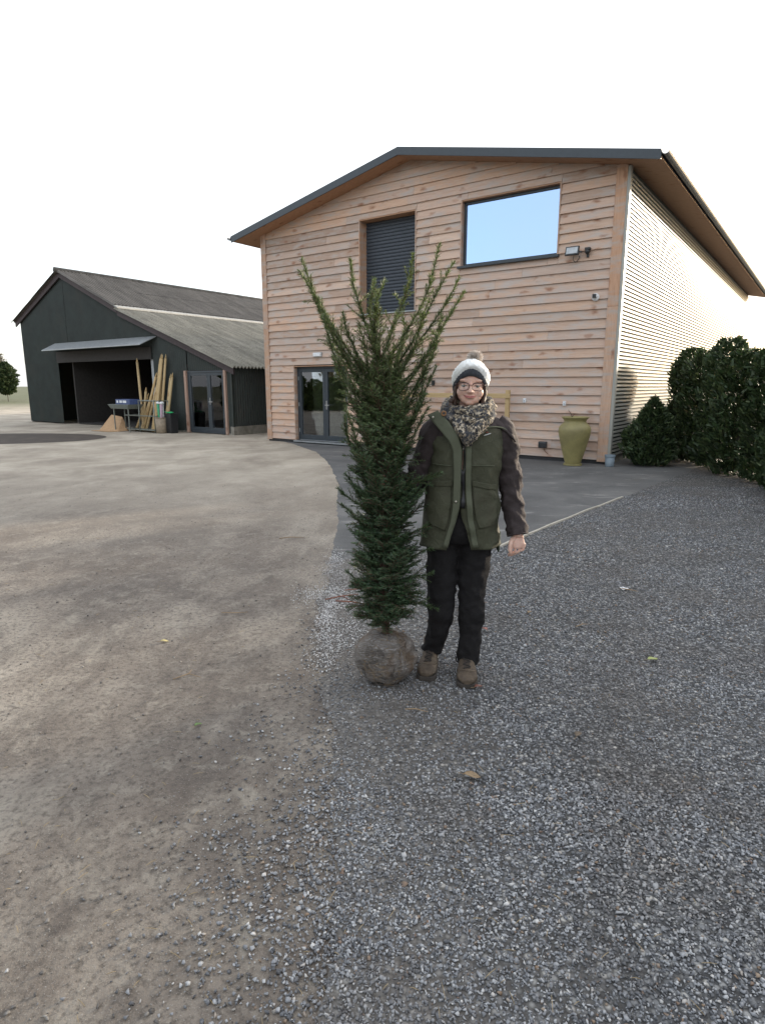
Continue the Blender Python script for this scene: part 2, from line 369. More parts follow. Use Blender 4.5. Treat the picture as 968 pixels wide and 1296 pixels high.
# roof: two slopes with deep eaves
for s in (-1, 1):
    o0 = -W / 2; ex = o0 + s * (W / 2 + .66); y0, y1 = -.52, DEP + .6
    zr = 5.52 + PITCH * W / 2; ze = 5.52 - PITCH * .66; T = .115
    b = B(); b.add([(o0, y0 + .03, zr), (ex, y0 + .03, ze), (ex, y1, ze), (o0, y1, zr), (o0, y0 + .03, zr + .03), (ex, y0 + .03, ze + .03), (ex, y1, ze + .03), (o0, y1, zr + .03)],
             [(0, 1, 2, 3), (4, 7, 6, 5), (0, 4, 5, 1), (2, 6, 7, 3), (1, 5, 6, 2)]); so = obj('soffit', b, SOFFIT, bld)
    b = B(); b.add([(o0, y0 + .03, zr + .031), (ex, y0 + .03, ze + .031), (ex, y1, ze + .031), (o0, y1, zr + .031), (o0, y0 + .03, zr + T), (ex, y0 + .03, ze + T), (ex, y1, ze + T), (o0, y1, zr + T)],
             [(0, 1, 2, 3), (4, 7, 6, 5), (0, 4, 5, 1), (2, 6, 7, 3), (1, 5, 6, 2)]); rf = obj('roof', b, ANTHRA, bld)
    b = B(); b.add([(o0, y0, zr - .025), (ex, y0, ze - .025), (ex, y0 + .029, ze - .025), (o0, y0 + .029, zr - .025), (o0, y0, zr + T + .02), (ex, y0, ze + T + .02), (ex, y0 + .029, ze + T + .02), (o0, y0 + .029, zr + T + .02)],
             [(0, 1, 2, 3), (4, 7, 6, 5), (0, 4, 5, 1), (2, 6, 7, 3), (1, 5, 6, 2), (0, 3, 7, 4)]); obj('bargeboard', b, ANTHRA, rf)
    g = B(); gx = ex + s * .07; pts = []
    for a in range(0, 9): pts.append((gx + .075 * math.cos(math.pi + math.pi * a / 8), ze + .12 + .085 * math.sin(math.pi + math.pi * a / 8)))
    pts += [(gx + .068, ze + .12)] + [(gx + .068 * math.cos(-math.pi * a / 8), ze + .12 + .075 * math.sin(-math.pi * a / 8)) for a in range(1, 9)]
    g.loft([[(x, y0 - .01, zz) for x, zz in pts], [(x, y1, zz) for x, zz in pts]]); obj('gutter', g, ANTHRA, rf)
# opening linings
def lining(o, dep, wsill=True, t=.03):
    x0, x1, z0, z1 = o
    for a in ((x0, x0 + t), (x1 - t, x1)):
        b = B(); b.box(a[0], a[1], -.042, dep, z0 + (.002 if wsill else .05), z1 - .001); bev(obj('reveal_board', b, TRIM, bld), .003)
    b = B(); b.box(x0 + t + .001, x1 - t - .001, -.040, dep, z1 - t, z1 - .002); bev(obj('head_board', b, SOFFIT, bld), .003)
lining(OPEN['door'], .16, False); lining(OPEN['shutter'], .30); lining(OPEN['window'], .13)
# roller shutter
x0, x1, z0, z1 = OPEN['shutter']; b = B(); zz = z0 + .05; pr = []
while zz < z1 - .035:
    pr += [(.245, zz), (.226, zz + .012), (.222, zz + .035), (.226, zz + .058), (.245, zz + .070)]; zz += .078
b.loft([[(x0 + .031, y, zq) for y, zq in pr], [(x1 - .031, y, zq) for y, zq in pr]], False, close=False); obj('shutter_curtain', b, SHUT, bld)
b = B(); b.box(x0 + .031, x1 - .031, .215, .25, z0 + .012, z0 + .055); obj('shutter_bottom_bar', b, SHUT, bld)
b = B(); b.box(x0 - .03, x1 + .03, -.075, .3, z0 - .03, z0 - .0005); bev(obj('shutter_sill', b, GREYM, bld), .004)
b = B(); b.box(x0, x1, .27, .29, z0, z1); obj('shutter_backing', b, DARKIN, bld)
# large fixed window
x0, x1, z0, z1 = OPEN['window']; win = empty('window'); win.parent = bld
b = B(); fx0, fx1, fz0, fz1 = x0 + .032, x1 - .032, z0 + .012, z1 - .032; w = .055
b.box(fx0, fx0 + w, .06, .128, fz0, fz1); b.box(fx1 - w * .5, fx1, .06, .128, fz0, fz1); b.box(fx0 + w, fx1 - w * .5, .06, .128, fz0, fz0 + w); b.box(fx0 + w, fx1 - w * .5, .06, .128, fz1 - w, fz1)
bev(obj('frame', b, ANTHRA, win), .004)
b = B(); b.box(fx0 + w - .005, fx1 - w * .5 + .005, .088, .1, fz0 + w - .005, fz1 - w + .005); obj('pane', b, GLASSW, win)
b = B(); b.box(x0 - .04, x1 + .02, -.095, .06, z0 - .035, z0 + .011); bev(obj('sill', b, ANTHRA, win), .004)
# glazed double door
x0, x1, z0, z1 = OPEN['door']; fx0, fx1 = x0 + .032, x1 - .032; z0 = .07; fz1 = z1 - .034
b = B(); w = .05; b.box(fx0, fx0 + w, .07, .15, z0, fz1); b.box(fx1 - w, fx1, .07, .15, z0, fz1); b.box(fx0 + w, fx1 - w, .07, .15, fz1 - w, fz1)
bev(obj('door_frame', b, ANTHRA, bld), .004)
b = B(); b.box(fx0 + w, fx1 - w, .055, .15, .045, z0 + .022); b.box(x0 - .02, x1 + .02, -.10, .05, .03, .07); bev(obj('threshold', b, GREYM, bld), .003)
xm = -7.475
for i, (a, c) in enumerate(((fx0 + w + .003, xm - .002), (xm + .002, fx1 - w - .003))):
    d = empty('door_leaf'); d.parent = bld; st = .085; zb = z0 + .026; ztp = fz1 - w - .004
    b = B(); b.box(a, a + st, .075, .135, zb, ztp); b.box(c - st, c, .075, .135, zb, ztp); b.box(a + st, c - st, .075, .135, zb, zb + .13); b.box(a + st, c - st, .075, .135, ztp - .085, ztp)
    bev(obj('leaf_frame', b, ANTHRA, d), .004)
    b = B(); b.box(a + st - .004, c - st + .004, .098, .112, zb + .126, ztp - .081); obj('pane', b, GLASS, d)
    if i == 1:
        b = B(); b.box(a + .025, a + .06, .066, .0745, .93, 1.16); b.box(a + .035, a + .05, .02, .066, 1.035, 1.055); b.box(a + .035, a + .17, .008, .022, 1.034, 1.056); bev(obj('handle', b, STEEL, d), .003)
    for zq in (.35, 1.05, 1.75):
        b = B(); hx = a if i == 0 else c; b.tube([(hx, .064, zq - .05), (hx, .064, zq + .05)], .011, 8); obj('hinge', b, GREYM, d)
# room behind the door
def room(x0, x1, y0, y1, z1, parent, fl, wm):
    b = B(); b.box(x0, x1, y0, y1, .02, .05); obj('room_floor', b, fl, parent)
    b = B(); b.box(x0, x1, y1, y1 + .1, .051, z1); b.box(x0 - .1, x0, y0, y1, .051, z1); b.box(x1, x1 + .1, y0, y1, .051, z1); b.box(x0, x1, y0, y1, z1, z1 + .1); obj('room_wall', b, wm, parent)
room(-9.2, -3.6, .205, 5.2, 2.7, bld, simple('screed', (.16, .15, .14), .7), simple('plaster', (.34, .32, .29), .9))
for i, (tx, ty) in enumerate(((-7.2, 1.9), (-5.7, 3.2))):
    o = empty('trestle_table', bld.matrix_basis @ Vector((0, 0, 0)), RZ, ('pale wooden trestle table just inside the glazed double door', 'pale wooden trestle table deeper in the room behind the double door')[i], 'table', 'tables in the room behind the glass')
    o.location = CR + Matrix.Rotation(RZ, 3, 'Z') @ Vector((tx, ty, .05))
    b = B(); b.box(-.95, .95, -.38, .38, .70, .745); obj('tabletop', b, PINE, o)
    for sx in (-.7, .7):
        b = B(); b.box(sx - .03, sx + .03, -.32, -.26, 0, .70); b.box(sx - .03, sx + .03, .26, .32, 0, .70); b.box(sx - .025, sx + .025, -.26, .26, .2, .26); obj('trestle', b, PINE, o)
# fittings on the front wall (each hangs on the wall: a thing of its own)
FM = Matrix.Translation(CR) @ Matrix.Rotation(RZ, 4, 'Z')
def on_wall(name, x, z, label, cat, y=-.03, group=None):
    return empty(name, FM @ Vector((x, y, z)), RZ, label, cat, group)
o = on_wall('bulkhead_light', -7.60, 2.355, 'small white bulkhead light above the glazed double door', 'wall light')
b = B(); b.box(-.14, .14, -.02, .004, -.058, .058); bev(obj('base', b, GREYM, o), .004)
b = B(); b.box(-.13, .13, -.075, -.0205, -.048, .048); bev(obj('diffuser', b, WHITEM, o), .014, 3)
o = on_wall('floodlight', -.915, 4.09, 'flat black floodlight with drooping cable beside the big window', 'floodlight')
tl = Matrix.Rotation(R(-14), 4, 'X')
b = B(); b.box(-.135, .135, -.15, -.11, -.085, .085, M=tl); bev(obj('housing', b, BLACKP, o), .008)
b = B(); b.box(-.11, .11, -.154, -.1505, -.06, .06, M=tl); obj('lens', b, simple('lamp_glass', (.45, .48, .5), .15), o)
b = B(); b.box(-.03, .03, -.11, .005, -.02, .02); b.box(.13, .18, -.13, -.11, -.015, .015); obj('bracket', b, BLACKP, o)
b = B(); b.tube([(0, -.05, -.06), (.0, -.05, -.12), (.035, -.045, -.165), (.07, -.03, -.15), (.10, -.01, -.1), (.11, .0, -.05)], .007, 6); obj('cable', b, BLACKP, o)
o = on_wall('motion_sensor', -.64, 4.09, 'small dark motion sensor between the floodlight and the corner board', 'sensor')
b = B(); b.ell((0, -.06, .0), (.05, .05, .05), 14, 10); obj('eye', b, BLACKP, o, True)
b = B(); b.box(-.05, .05, -.09, .005, .03, .075); b.box(-.02, .02, -.04, .005, -.1, .03); bev(obj('housing', b, BLACKP, o), .008)
o = on_wall('dome_camera', -.44, 3.24, 'white round security camera with dark square face near the corner board', 'camera')
b = B(); b.tube([(0, .005, 0), (0, -.03, 0), (0, -.05, 0)], [.072, .072, .062], 24); obj('base', b, WHITEM, o, False)
b = B(); b.ell((0, -.06, .01), (.056, .05, .056), 18, 12); obj('dome', b, WHITEM, o, True)
b = B(); b.box(-.036, .036, -.122, -.06, -.022, .05); bev(obj('lens', b, BLACKP, o), .006)
for i, (x, z) in enumerate(((-1.80, 1.25), (-.935, 1.20))):
    o = on_wall('cable_plate', x, z, ('small white plate on the boards beside the pale wooden frame', 'small white plate on the boards above the tall urn')[i], 'wall plate', group='white plates on the boards')
    b = B(); b.box(-.032, .032, -.03, .004, -.045, .045); bev(obj('plate', b, WHITEM, o), .004); b = B(); b.box(-.012, .012, -.034, -.0305, -.02, .0); obj('socket', b, GREYM, o)
o = on_wall('outdoor_socket', -1.34, .335, 'dark weatherproof socket box low on the boards beside the tall urn', 'socket box')
b = B(); b.box(-.085, .085, -.09, .004, -.065, .065); bev(obj('box', b, simple('dark_grey_plastic', (.05, .055, .06), .5), o), .012, 3)
b = B(); b.tube([(.02, -.03, -.07), (.05, -.02, -.14), (.12, -.01, -.2)], .008, 6); obj('cable', b, simple('rusty_cable', (.2, .09, .05), .7), o)
b = B(); b.box(-.07, .07, -.096, -.0905, -.05, .03); obj('lid', b, BLACKP, o)
o = on_wall('door_latch', -4.06, 1.62, 'small black latch block on the boards behind the tree', 'wall fitting')
b = B(); b.box(-.03, .03, -.05, .004, -.06, .06); bev(obj('block', b, BLACKP, o), .006); b = B(); b.tube([(0, -.05, .02), (0, -.09, .02), (0, -.09, -.03)], .008, 6); obj('lever', b, BLACKP, o)

# ---------------------------------------------------------------- old barn with lean-to (same orientation)
SC = Vector((-4.72, 19.77, 0)); BM = Matrix.Translation(SC) @ Matrix.Rotation(RZ, 4, 'Z')
barn = empty('barn', SC, RZ, 'dark green sheet metal barn with mossy corrugated lean-to roof', 'barn')
def lz(x): return 2.20 - .355 * x
RX, RZT, FX, BD = -9.5, 5.88, -5.8, 34.0
def corr_wall(x0, x1, y, ztop, zbot, pitch=.10, amp=.018, axis='x'):
    n = int(abs(x1 - x0) / pitch * 4); bot = []; top = []
    for i in range(n + 1):
        x = x0 + (x1 - x0) * i / n; d = amp * (1, .0, -1, 0)[i % 4]
        zt = ztop(x) if callable(ztop) else ztop
        if axis == 'x': bot.append((x, y + d, zbot)); top.append((x, y + d, zt))
        else: bot.append((y + d, x, zbot)); top.append((y + d, x, zt))
    b = B(); b.loft([bot, top], False, close=False); return b
# front wall sheets with openings for the door and the cart bay
obj('wall_sheet', corr_wall(-.26, 0, 0, lambda x: lz(x) - .02, .04), BARNG, barn)
obj('wall_sheet', corr_wall(-2.16, -.26, 0, lambda x: lz(x) - .02, 2.04), BARNG, barn)
obj('wall_sheet', corr_wall(-4.02, -2.16, 0, lambda x: lz(x) - .02, .04), BARNG, barn)
obj('wall_sheet', corr_wall(-5.8, -4.02, 0, lambda x: lz(x) - .02, 2.46), BARNG, barn)
def mz(x): return RZT - (RZT - 4.32) / (FX - RX) * abs(x - RX)
obj('wall_sheet', corr_wall(-9.5, -5.8, 0, lambda x: mz(x) - .02, 2.46), BARNG, barn)
obj('wall_sheet', corr_wall(-13.2, -9.5, 0, lambda x: mz(x) - .02, 2.46), BARNG, barn)
obj('wall_sheet', corr_wall(-13.2, -10.4, .004, 2.46, .04), BARNG, barn)
obj('side_sheet', corr_wall(0, BD, 0, 2.2, .28, axis='y'), BARNG, barn)
b = B(); b.box(-.12, .035, -.03, BD, 0, .275); obj('plinth', b, CONC, barn)
for x0, x1 in ((-.26, -.121), (-4.0, -2.2)):
    b = B(); b.box(x0, x1, -.03, .05, 0, .05); obj('plinth', b, CONC, barn)
b = B(); b.box(-.035, .04, -.04, .035, .27, 2.2); obj('corner_strip', b, BARNG, barn)
b = B(); b.box(-13.2, -13.1, .05, BD, 0, 4.2); b.box(-13.1, -.05, BD - .1, BD, 0, 2.2); obj('back_wall', b, BARNG, barn)
# bargeboard under the verge
def slab(p, q, y0, y1, dz0, dz1):
    return B().add([(p[0], y0, p[1] + dz0), (q[0], y0, q[1] + dz0), (q[0], y1, q[1] + dz0), (p[0], y1, p[1] + dz0), (p[0], y0, p[1] + dz1), (q[0], y0, q[1] + dz1), (q[0], y1, q[1] + dz1), (p[0], y1, p[1] + dz1)],
                   [(0, 3, 2, 1), (4, 5, 6, 7), (0, 1, 5, 4), (1, 2, 6, 5), (2, 3, 7, 6), (3, 0, 4, 7)])
obj('bargeboard', slab((FX, lz(FX)), (.2, lz(.2)), -.10, -.05, -.24, -.02), BARNT, barn)
obj('bargeboard', slab((RX, RZT), (FX, 4.32), -.11, -.06, -.22, -.02), BARNT, barn)
obj('bargeboard', slab((-13.4, mz(-13.4)), (RX, RZT), -.11, -.06, -.22, -.02), BARNT, barn)
# corrugated roof: one object for each sheet row across the slope near the camera
def corr_roof(p, q, y0, y1, pitch=.146, amp=.042, sag=0.0, seed=0):
    n = int((y1 - y0) / pitch * 6); A = []; K = 7
    rows = [[] for _ in range(K + 1)]
    for i in range(n + 1):
        y = y0 + (y1 - y0) * i / n; d = amp * math.cos(2 * math.pi * (y / pitch))
        for kk in range(K + 1):
            f = kk / K; sg = sag * math.sin(math.pi * f) + .012 * mnoise.noise(Vector((y * .5, f * 4, seed)))
            rows[kk].append((p[0] + (q[0] - p[0]) * f, y, p[1] + (q[1] - p[1]) * f + d + sg + .03))
    b = B(); b.loft(rows, False, close=False); return b
def roof_rows(p, q, y0, y1, rows, mat, name, seed):
    dx, dz = q[0] - p[0], q[1] - p[1]
    for r in range(rows):
        f0 = r / rows - (.012 if r else 0); f1 = (r + 1) / rows
        lift = .012 * (r % 2)
        o = obj(name, corr_roof((p[0] + dx * f0, p[1] + dz * f0 + lift + (.0)), (p[0] + dx * f1, p[1] + dz * f1 + lift), y0, y1, seed=seed + r * 7), mat, barn, True)
roof_rows((.32, lz(.32)), (FX, lz(FX)), -.22, BD + .2, 3, ROOFLOW, 'roof_sheet', 1)
roof_rows((FX - .0, 4.34), (RX, RZT), -.24, BD + .2, 2, ROOFUP, 'upper_roof_sheet', 40)
roof_rows((-13.5, mz(-13.5)), (RX, RZT), -.24, BD + .2, 2, ROOFUP, 'upper_roof_sheet', 80)
b = B(); b.tube([(RX, -.26, RZT + .045), (RX, BD + .2, RZT + .045)], .10, 10); obj('ridge_cap', b, ROOFUP, barn, True)
b = slab((FX - .02, 4.30), (FX + .20, 4.215), -.2, BD, .03, .075); obj('flashing', b, simple('pale_flashing', (.30, .30, .285), .6, 0, .3, 4), barn)
b = B(); b.box(FX - .05, FX + .0, -.05, BD, lz(FX) - .1, 4.30); obj('clerestory', b, BARNG, barn)
# bay: lintel band, canopy, post, dark room
b = B(); b.box(-10.4, -4.02, -.055, -.03, 2.46, 2.88); obj('lintel', b, simple('dark_board', (.03, .026, .024), .8), barn)
b = B(); b.add([(-10.4, -.06, 3.22), (-3.66, -.06, 3.22), (-3.80, -.62, 2.93), (-10.4, -.62, 2.93), (-10.4, -.06, 3.19), (-3.66, -.06, 3.19), (-3.80, -.62, 2.90), (-10.4, -.62, 2.90)],
         [(0, 3, 2, 1), (4, 5, 6, 7), (2, 3, 7, 6), (1, 2, 6, 5), (0, 1, 5, 4)]); obj('canopy', b, GREYM, barn)
b = B(); b.box(-4.22, -3.98, .06, .14, .04, 2.46); obj('bay_post', b, simple('pale_post', (.38, .40, .41), .7, 0, .2), barn)
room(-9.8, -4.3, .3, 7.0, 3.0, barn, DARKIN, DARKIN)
for i, x in enumerate((-6.4, -7.6, -8.9)):
    o = empty('storage_shelf', BM @ Vector((x, 3.2 + .4 * i, .05)), RZ, 'shelf rack standing in the dark barn bay', 'shelf', 'shelf racks in the dark bay')
    for zq in (.1, .8, 1.5):
        b = B(); b.box(-.5, .5, -.25, .25, zq, zq + .03); obj('shelf_board', b, ROUGHW, o)
    for sx in (-.5, .47):
        for sy in (-.25, .22): b = B(); b.box(sx, sx + .03, sy, sy + .03, 0, 1.8); obj('upright', b, BLACKP, o)
# shop door
for x0, x1 in ((-2.26, -2.16), (-.30, -.21)):
    b = B(); b.box(x0, x1, -.09, .03, .01, 2.04); bev(obj('jamb_post', b, ROUGHW, barn), .006)
b = B(); dx0, dx1 = -2.15, -.31; b.box(dx0, dx0 + .06, -.03, .05, .05, 2.03); b.box(dx1 - .06, dx1, -.03, .05, .05, 2.03); b.box(dx0 + .06, dx1 - .06, -.03, .05, 1.97, 2.03); b.box(dx0 + .06, dx1 - .06, -.03, .05, .02, .07)
bev(obj('door_frame', b, ANTHRA, barn), .004)
xm = -1.10
for i, (a, c) in enumerate(((dx0 + .063, xm - .002), (xm + .002, dx1 - .063))):
    d = empty('door_leaf'); d.parent = barn; st = .085; b = B()
    b.box(a, a + st, -.02, .04, .075, 1.966); b.box(c - st, c, -.02, .04, .075, 1.966); b.box(a + st, c - st, -.02, .04, .075, .2); b.box(a + st, c - st, -.02, .04, 1.88, 1.966); bev(obj('leaf_frame', b, ANTHRA, d), .004)
    b = B(); b.box(a + st - .004, c - st + .004, .005, .018, .196, 1.884); obj('pane', b, GLASSB, d)
    if i == 1: b = B(); b.box(a + .025, a + .055, -.03, -.0205, .95, 1.17); b.box(a + .03, a + .045, -.07, -.03, 1.03, 1.05); b.box(a + .03, a + .22, -.085, -.07, 1.03, 1.05); bev(obj('handle', b, STEEL, d), .003)
room(-3.9, -.15, .06, 3.2, 2.15, barn, simple('shop_floor', (.2, .17, .15), .8), simple('shop_wall', (.28, .2, .17), .9))
# shelves of stock behind the shop door
stock = [(.55, .30, .05), (.5, .06, .04), (.25, .22, .2), (.42, .36, .3), (.08, .25, .09), (.5, .33, .2)]
SM = [simple('stock_colour_%s' % n, c, .7) for n, c in zip(('orange', 'red', 'grey', 'beige', 'green', 'tan'), stock)]
sh = empty('shop_shelf', BM @ Vector((-1.2, 1.1, .05)), RZ, 'wooden shop shelf seen through the barn door glass', 'shelf')
for zq in (.15, .55, .95, 1.35, 1.7):
    b = B(); b.box(-1.1, .9, -.2, .2, zq, zq + .025); obj('shelf_board', b, ROUGHW, sh)
for sx in (-1.12, .9): b = B(); b.box(sx, sx + .03, -.2, .2, 0, 1.95); obj('upright', b, ROUGHW, sh)
srg = random.Random(3); names = ('orange', 'red', 'grey', 'beige', 'green', 'tan'); place = ('lowest', 'second', 'third', 'fourth', 'top')
for zi, zq in enumerate((.15, .55, .95, 1.35, 1.7)):
    x = -1.05
    while x < .7:
        w_ = srg.uniform(.14, .34); ci = srg.choice((1, 1, 0, 3, 5, 2, 4)); hh = srg.uniform(.1, .28 if zi < 4 else .14)
        o = empty('stock_box', BM @ Vector((-1.2 + x + w_ / 2, 1.05, .05 + zq + .0255)), RZ, '%s box on the %s shelf behind the barn door glass' % (names[ci], place[zi]), 'box', '%s boxes on the %s shop shelf' % (names[ci], place[zi]))
        b = B(); b.box(-w_ / 2 + .01, w_ / 2 - .01, -.13, .13, 0, hh); bev(obj('carton', b, SM[ci], o), .008); b = B(); b.box(-w_ / 2 + .006, w_ / 2 - .006, -.134, .134, hh * .8, hh + .004); obj('lid', b, SM[ci], o)
        x += w_ + srg.uniform(.02, .12)
# ---------------------------------------------------------------- things by the front wall
def lathe(prof, n=40, cap=True):
    return B().loft([[(r * math.cos(2 * math.pi * j / n), r * math.sin(2 * math.pi * j / n), z) for j in range(n)] for r, z in prof], cap)
GLAZE = simple('olive_glaze', (.27, .235, .095), .55, 0, .2, 6, .25, 30, dirt=(.19, .165, .075))
o = empty('urn', FM @ Vector((-.53, -.52, .004)), RZ, 'tall olive yellow glazed urn standing in front of the boards', 'urn')
obj('body', lathe([(.15, .03), (.155, .06), (.19, .18), (.235, .34), (.275, .5), (.302, .62), (.31, .69), (.30, .75), (.262, .80), (.222, .835), (.208, .865), (.215, .89), (.245, .925), (.262, .94), (.262, .955), (.24, .957), (.2, .93), (.19, .87), (.22, .8), (.2, .6)], 48), GLAZE, o, True)
bev(obj('foot', lathe([(.175, 0), (.178, .008), (.178, .036), (.15, .04)], 40), GLAZE, o), .003)
o = empty('twig', FM @ Vector((-.60, -.50, .62)), RZ, 'short dark dead twig poking out of the urn', 'twig')
b = B(); b.tube([(0, 0, 0), (.0, 0, .3), (-.02, 0, .38), (-.09, 0, .47)], [.012, .01, .008, .003], 6); obj('stem', b, simple('dead_stem', (.06, .04, .03), .9), o)
b = B(); b.tube([(0, 0, .34), (.04, .01, .39)], [.008, .004], 6); obj('side_shoot', b, MATS['dead_stem'], o)
GP = simple('grey_blue_plastic', (.22, .27, .31), .5, 0, .2)
o = empty('plant_pot', FM @ Vector((.12, -.28, .004)), RZ, 'grey blue plastic pot at the foot of the corner board', 'plant pot')
obj('body', lathe([(.078, 0), (.082, .01), (.095, .2), (.085, .2), (.07, .02)], 28), GP, o, True); obj('rim', lathe([(.098, .185), (.104, .19), (.104, .225), (.09, .225), (.09, .19)], 28), GP, o)
o = empty('small_pot', FM @ Vector((-1.92, -.42, .004)), RZ, 'small white pot on the asphalt near the pale wooden frame', 'plant pot')
obj('body', lathe([(.05, 0), (.055, .01), (.07, .12), (.06, .12), (.045, .02)], 20), WHITEM, o, True); obj('rim', lathe([(.071, .115), (.076, .12), (.076, .14), (.062, .14)], 20), WHITEM, o)
# pale wooden frame leaning by the wall
o = empty('wooden_frame', FM @ Vector((0, -.26, .004)), RZ, 'pale wooden post and rail frame standing in front of the boards', 'wooden frame')
for x in (-2.09, -4.75): b = B(); b.box(x - .045, x + .045, -.035, .035, 0, 1.46); bev(obj('post', b, PINE, o), .005)
PINEX = wood('treated_pine_rail', (.34, .25, .12), (.44, .34, .18), (.52, .42, .25), (.25, .13, .05), 0)
for z in (1.34,): b = B(); b.box(-4.9, -2.02, -.06, -.0355, z - .05, z + .05); bev(obj('rail', b, PINEX, o), .004)
# barrel with a printed sack on top, half hidden by the tree
o = empty('barrel', FM @ Vector((-3.55, -.55, .004)), RZ, 'blue grey plastic barrel behind the tree', 'barrel')
obj('body', lathe([(.22, 0), (.235, .02), (.25, .25), (.24, .5), (.22, .53), (.2, .53)], 32), GP, o, True); obj('band', lathe([(.248, .26), (.256, .265), (.256, .30), (.246, .305)], 32), GP, o)
t = NT('printed_sack'); v = t.coord((1, 1, 1)); n1 = t.noise(v, 7, 3); c = t.ramp(n1, [(.3, (.75, .77, .72)), (.47, (.70, .74, .66)), (.52, (.30, .47, .12)), (.62, (.42, .55, .2)), (.7, (.35, .2, .45))]); t.set(Base_Color=c, Roughness=.35); SACK = t.m
o = empty('printed_sack', FM @ Vector((-3.55, -.55, .535)), RZ, 'white and green printed plastic sack on the blue grey barrel', 'sack')
b = B(); b.ell((0, 0, .17), (.2, .12, .18), 20, 12); s_ = obj('bag', b, SACK, o, True)
b = B(); b.loft([[(-.1, -.02, .32), (.1, -.02, .32), (.1, .02, .32), (-.1, .02, .32)], [(-.14, -.01, .40), (.14, -.02, .41), (.14, .01, .41), (-.14, .02, .40)]]); obj('neck', b, SACK, o)
# edging strip between asphalt and gravel
b = B(); pts = ragged([(1.15, 5.86), (1.7, 6.57), (2.55, 7.6), (3.4, 8.6)], .25, .01, 2)
b.loft([[(x - .010, y + .008, .002), (x + .010, y - .008, .002), (x + .009, y - .007, .022 + .004 * math.sin(i * 1.7)), (x - .009, y + .007, .022 + .004 * math.sin(i * 1.7))] for i, (x, y) in enumerate(pts)])
tag(obj('edging_strip', b, simple('bleached_edging', (.42, .39, .33), .85, 0, .25, 9, .3, 70)), 'pale straight edging strip between the asphalt and the gravel', 'edging')

# ---------------------------------------------------------------- things in front of the barn
def bpt(x, y, z=.002): return BM @ Vector((x, y, z))
STM = PINE; stk = random.Random(8)
def stake(x, z1, xt, yb, yt, r, label, name='timber_stake'):
    o = empty(name, bpt(x, yb), RZ, label, 'stake', 'round pointed stakes in the rack')
    n = 10; d = Vector((xt - x, yt - yb, z1)); L = d.length; M = Vector((0, 0, 1)).rotation_difference(d.normalized()).to_matrix()
    rings = []
    for zz, rr in ((0, r), (.02, r), (L * .5, r * .98), (L - .16, r * .95), (L - .02, r * .25), (L, r * .1)):
        rings.append([M @ Vector((rr * math.cos(2 * math.pi * j / n), rr * math.sin(2 * math.pi * j / n), zz)) for j in range(n)])
    b = B(); b.loft(rings[:4]); obj('shaft', b, STM, o, True)
    b = B(); b.loft(rings[3:]); obj('point', b, STM, o, True)
TL = 'tall pale pointed stake standing upright in the metal rack by the barn'
for x, xt, z in ((-3.46, -3.42, 2.60), (-3.36, -3.33, 2.62), (-3.27, -3.24, 2.58), (-3.30, -3.29, 2.45), (-3.12, -3.08, 2.60), (-3.40, -3.44, 2.4)):
    stake(x, z, xt, -.55 + stk.uniform(-.1, .1), -.12 + stk.uniform(-.05, .05), .042, TL)
SL = 'short pale stake standing in the metal rack nearest the waste bin'
for x, xt, z in ((-2.92, -2.86, 1.95), (-2.83, -2.76, 1.98), (-2.88, -2.80, 1.85)): stake(x, z, xt, -.5, -.14, .042, SL)
LL = 'pale stake leaning across the pale bay post'
for x, xt, z in ((-3.95, -4.62, 2.5), (-4.0, -4.2, 1.5)): stake(x, z, xt, -.6, -.22, .045, LL)
LR = 'pale stake leaning to the right inside the metal rack'
for x, xt, z in ((-4.05, -3.55, 2.0), (-4.2, -3.75, 1.55), (-3.9, -3.5, 1.7), (-4.5, -4.1, 1.3)): stake(x, z, xt, -.55, -.2, .045, LR)
TUBEM = simple('rack_tube', (.22, .24, .22), .5, .5, .25)
o = empty('metal_rack', bpt(-3.6, -.65), RZ, 'grey tubular metal rack holding the stakes by the barn', 'rack')
for zq in (.08, .55, 1.05):
    b = B(); b.tube([(-.95, -.25, zq), (.75, -.25, zq), (.75, .3, zq), (-.95, .3, zq), (-.95, -.25, zq)], .018, 8); obj('rail', b, TUBEM, o, True)
for x in (-.95, -.1, .75):
    for y in (-.25, .3): b = B(); b.tube([(x, y, 0), (x, y, 1.06)], .018, 8); obj('upright', b, TUBEM, o, True)
b = B(); b.box(-.93, .73, -.23, .28, .075, .095); obj('floor_plate', b, TUBEM, o)
o = empty('metal_tray', bpt(-4.25, -1.0, .0), RZ, 'grey green sheet metal tray on legs in front of the stakes', 'tray')
b = B(); b.add([(-.55, -.25, .78), (.45, -.25, .78), (.45, .25, .78), (-.55, .25, .78), (-.66, -.3, .93), (.55, -.3, .93), (.55, .3, .93), (-.66, .3, .93)], [(0, 3, 2, 1), (4, 5, 6, 7), (0, 1, 5, 4), (1, 2, 6, 5), (2, 3, 7, 6), (3, 0, 4, 7)]); bev(obj('tray', b, simple('tray_metal', (.16, .18, .165), .55, .2, .2), o), .01)
for x in (-.45, .4):
    for y in (-.2, .2): b = B(); b.box(x - .015, x + .015, y - .015, y + .015, 0, .79); obj('leg', b, TUBEM, o)
o = empty('blue_box', bpt(-4.15, -1.0, .932), RZ, 'blue flat box with pale labels lying on the metal tray', 'box')
b = B(); b.box(-.42, .42, -.2, .2, 0, .17); bev(obj('carton', b, simple('blue_card', (.045, .075, .19), .5), o), .008)
for x, w_ in ((-.3, .05), (-.1, .07), (.12, .1)): b = B(); b.box(x - w_, x + w_, -.2045, -.2005, .05, .13); obj('label', b, WHITEM, o)
o = empty('cardboard_sheet', bpt(-4.95, -.95), RZ, 'brown cardboard sheet slumped on the ground by the barn bay', 'cardboard')
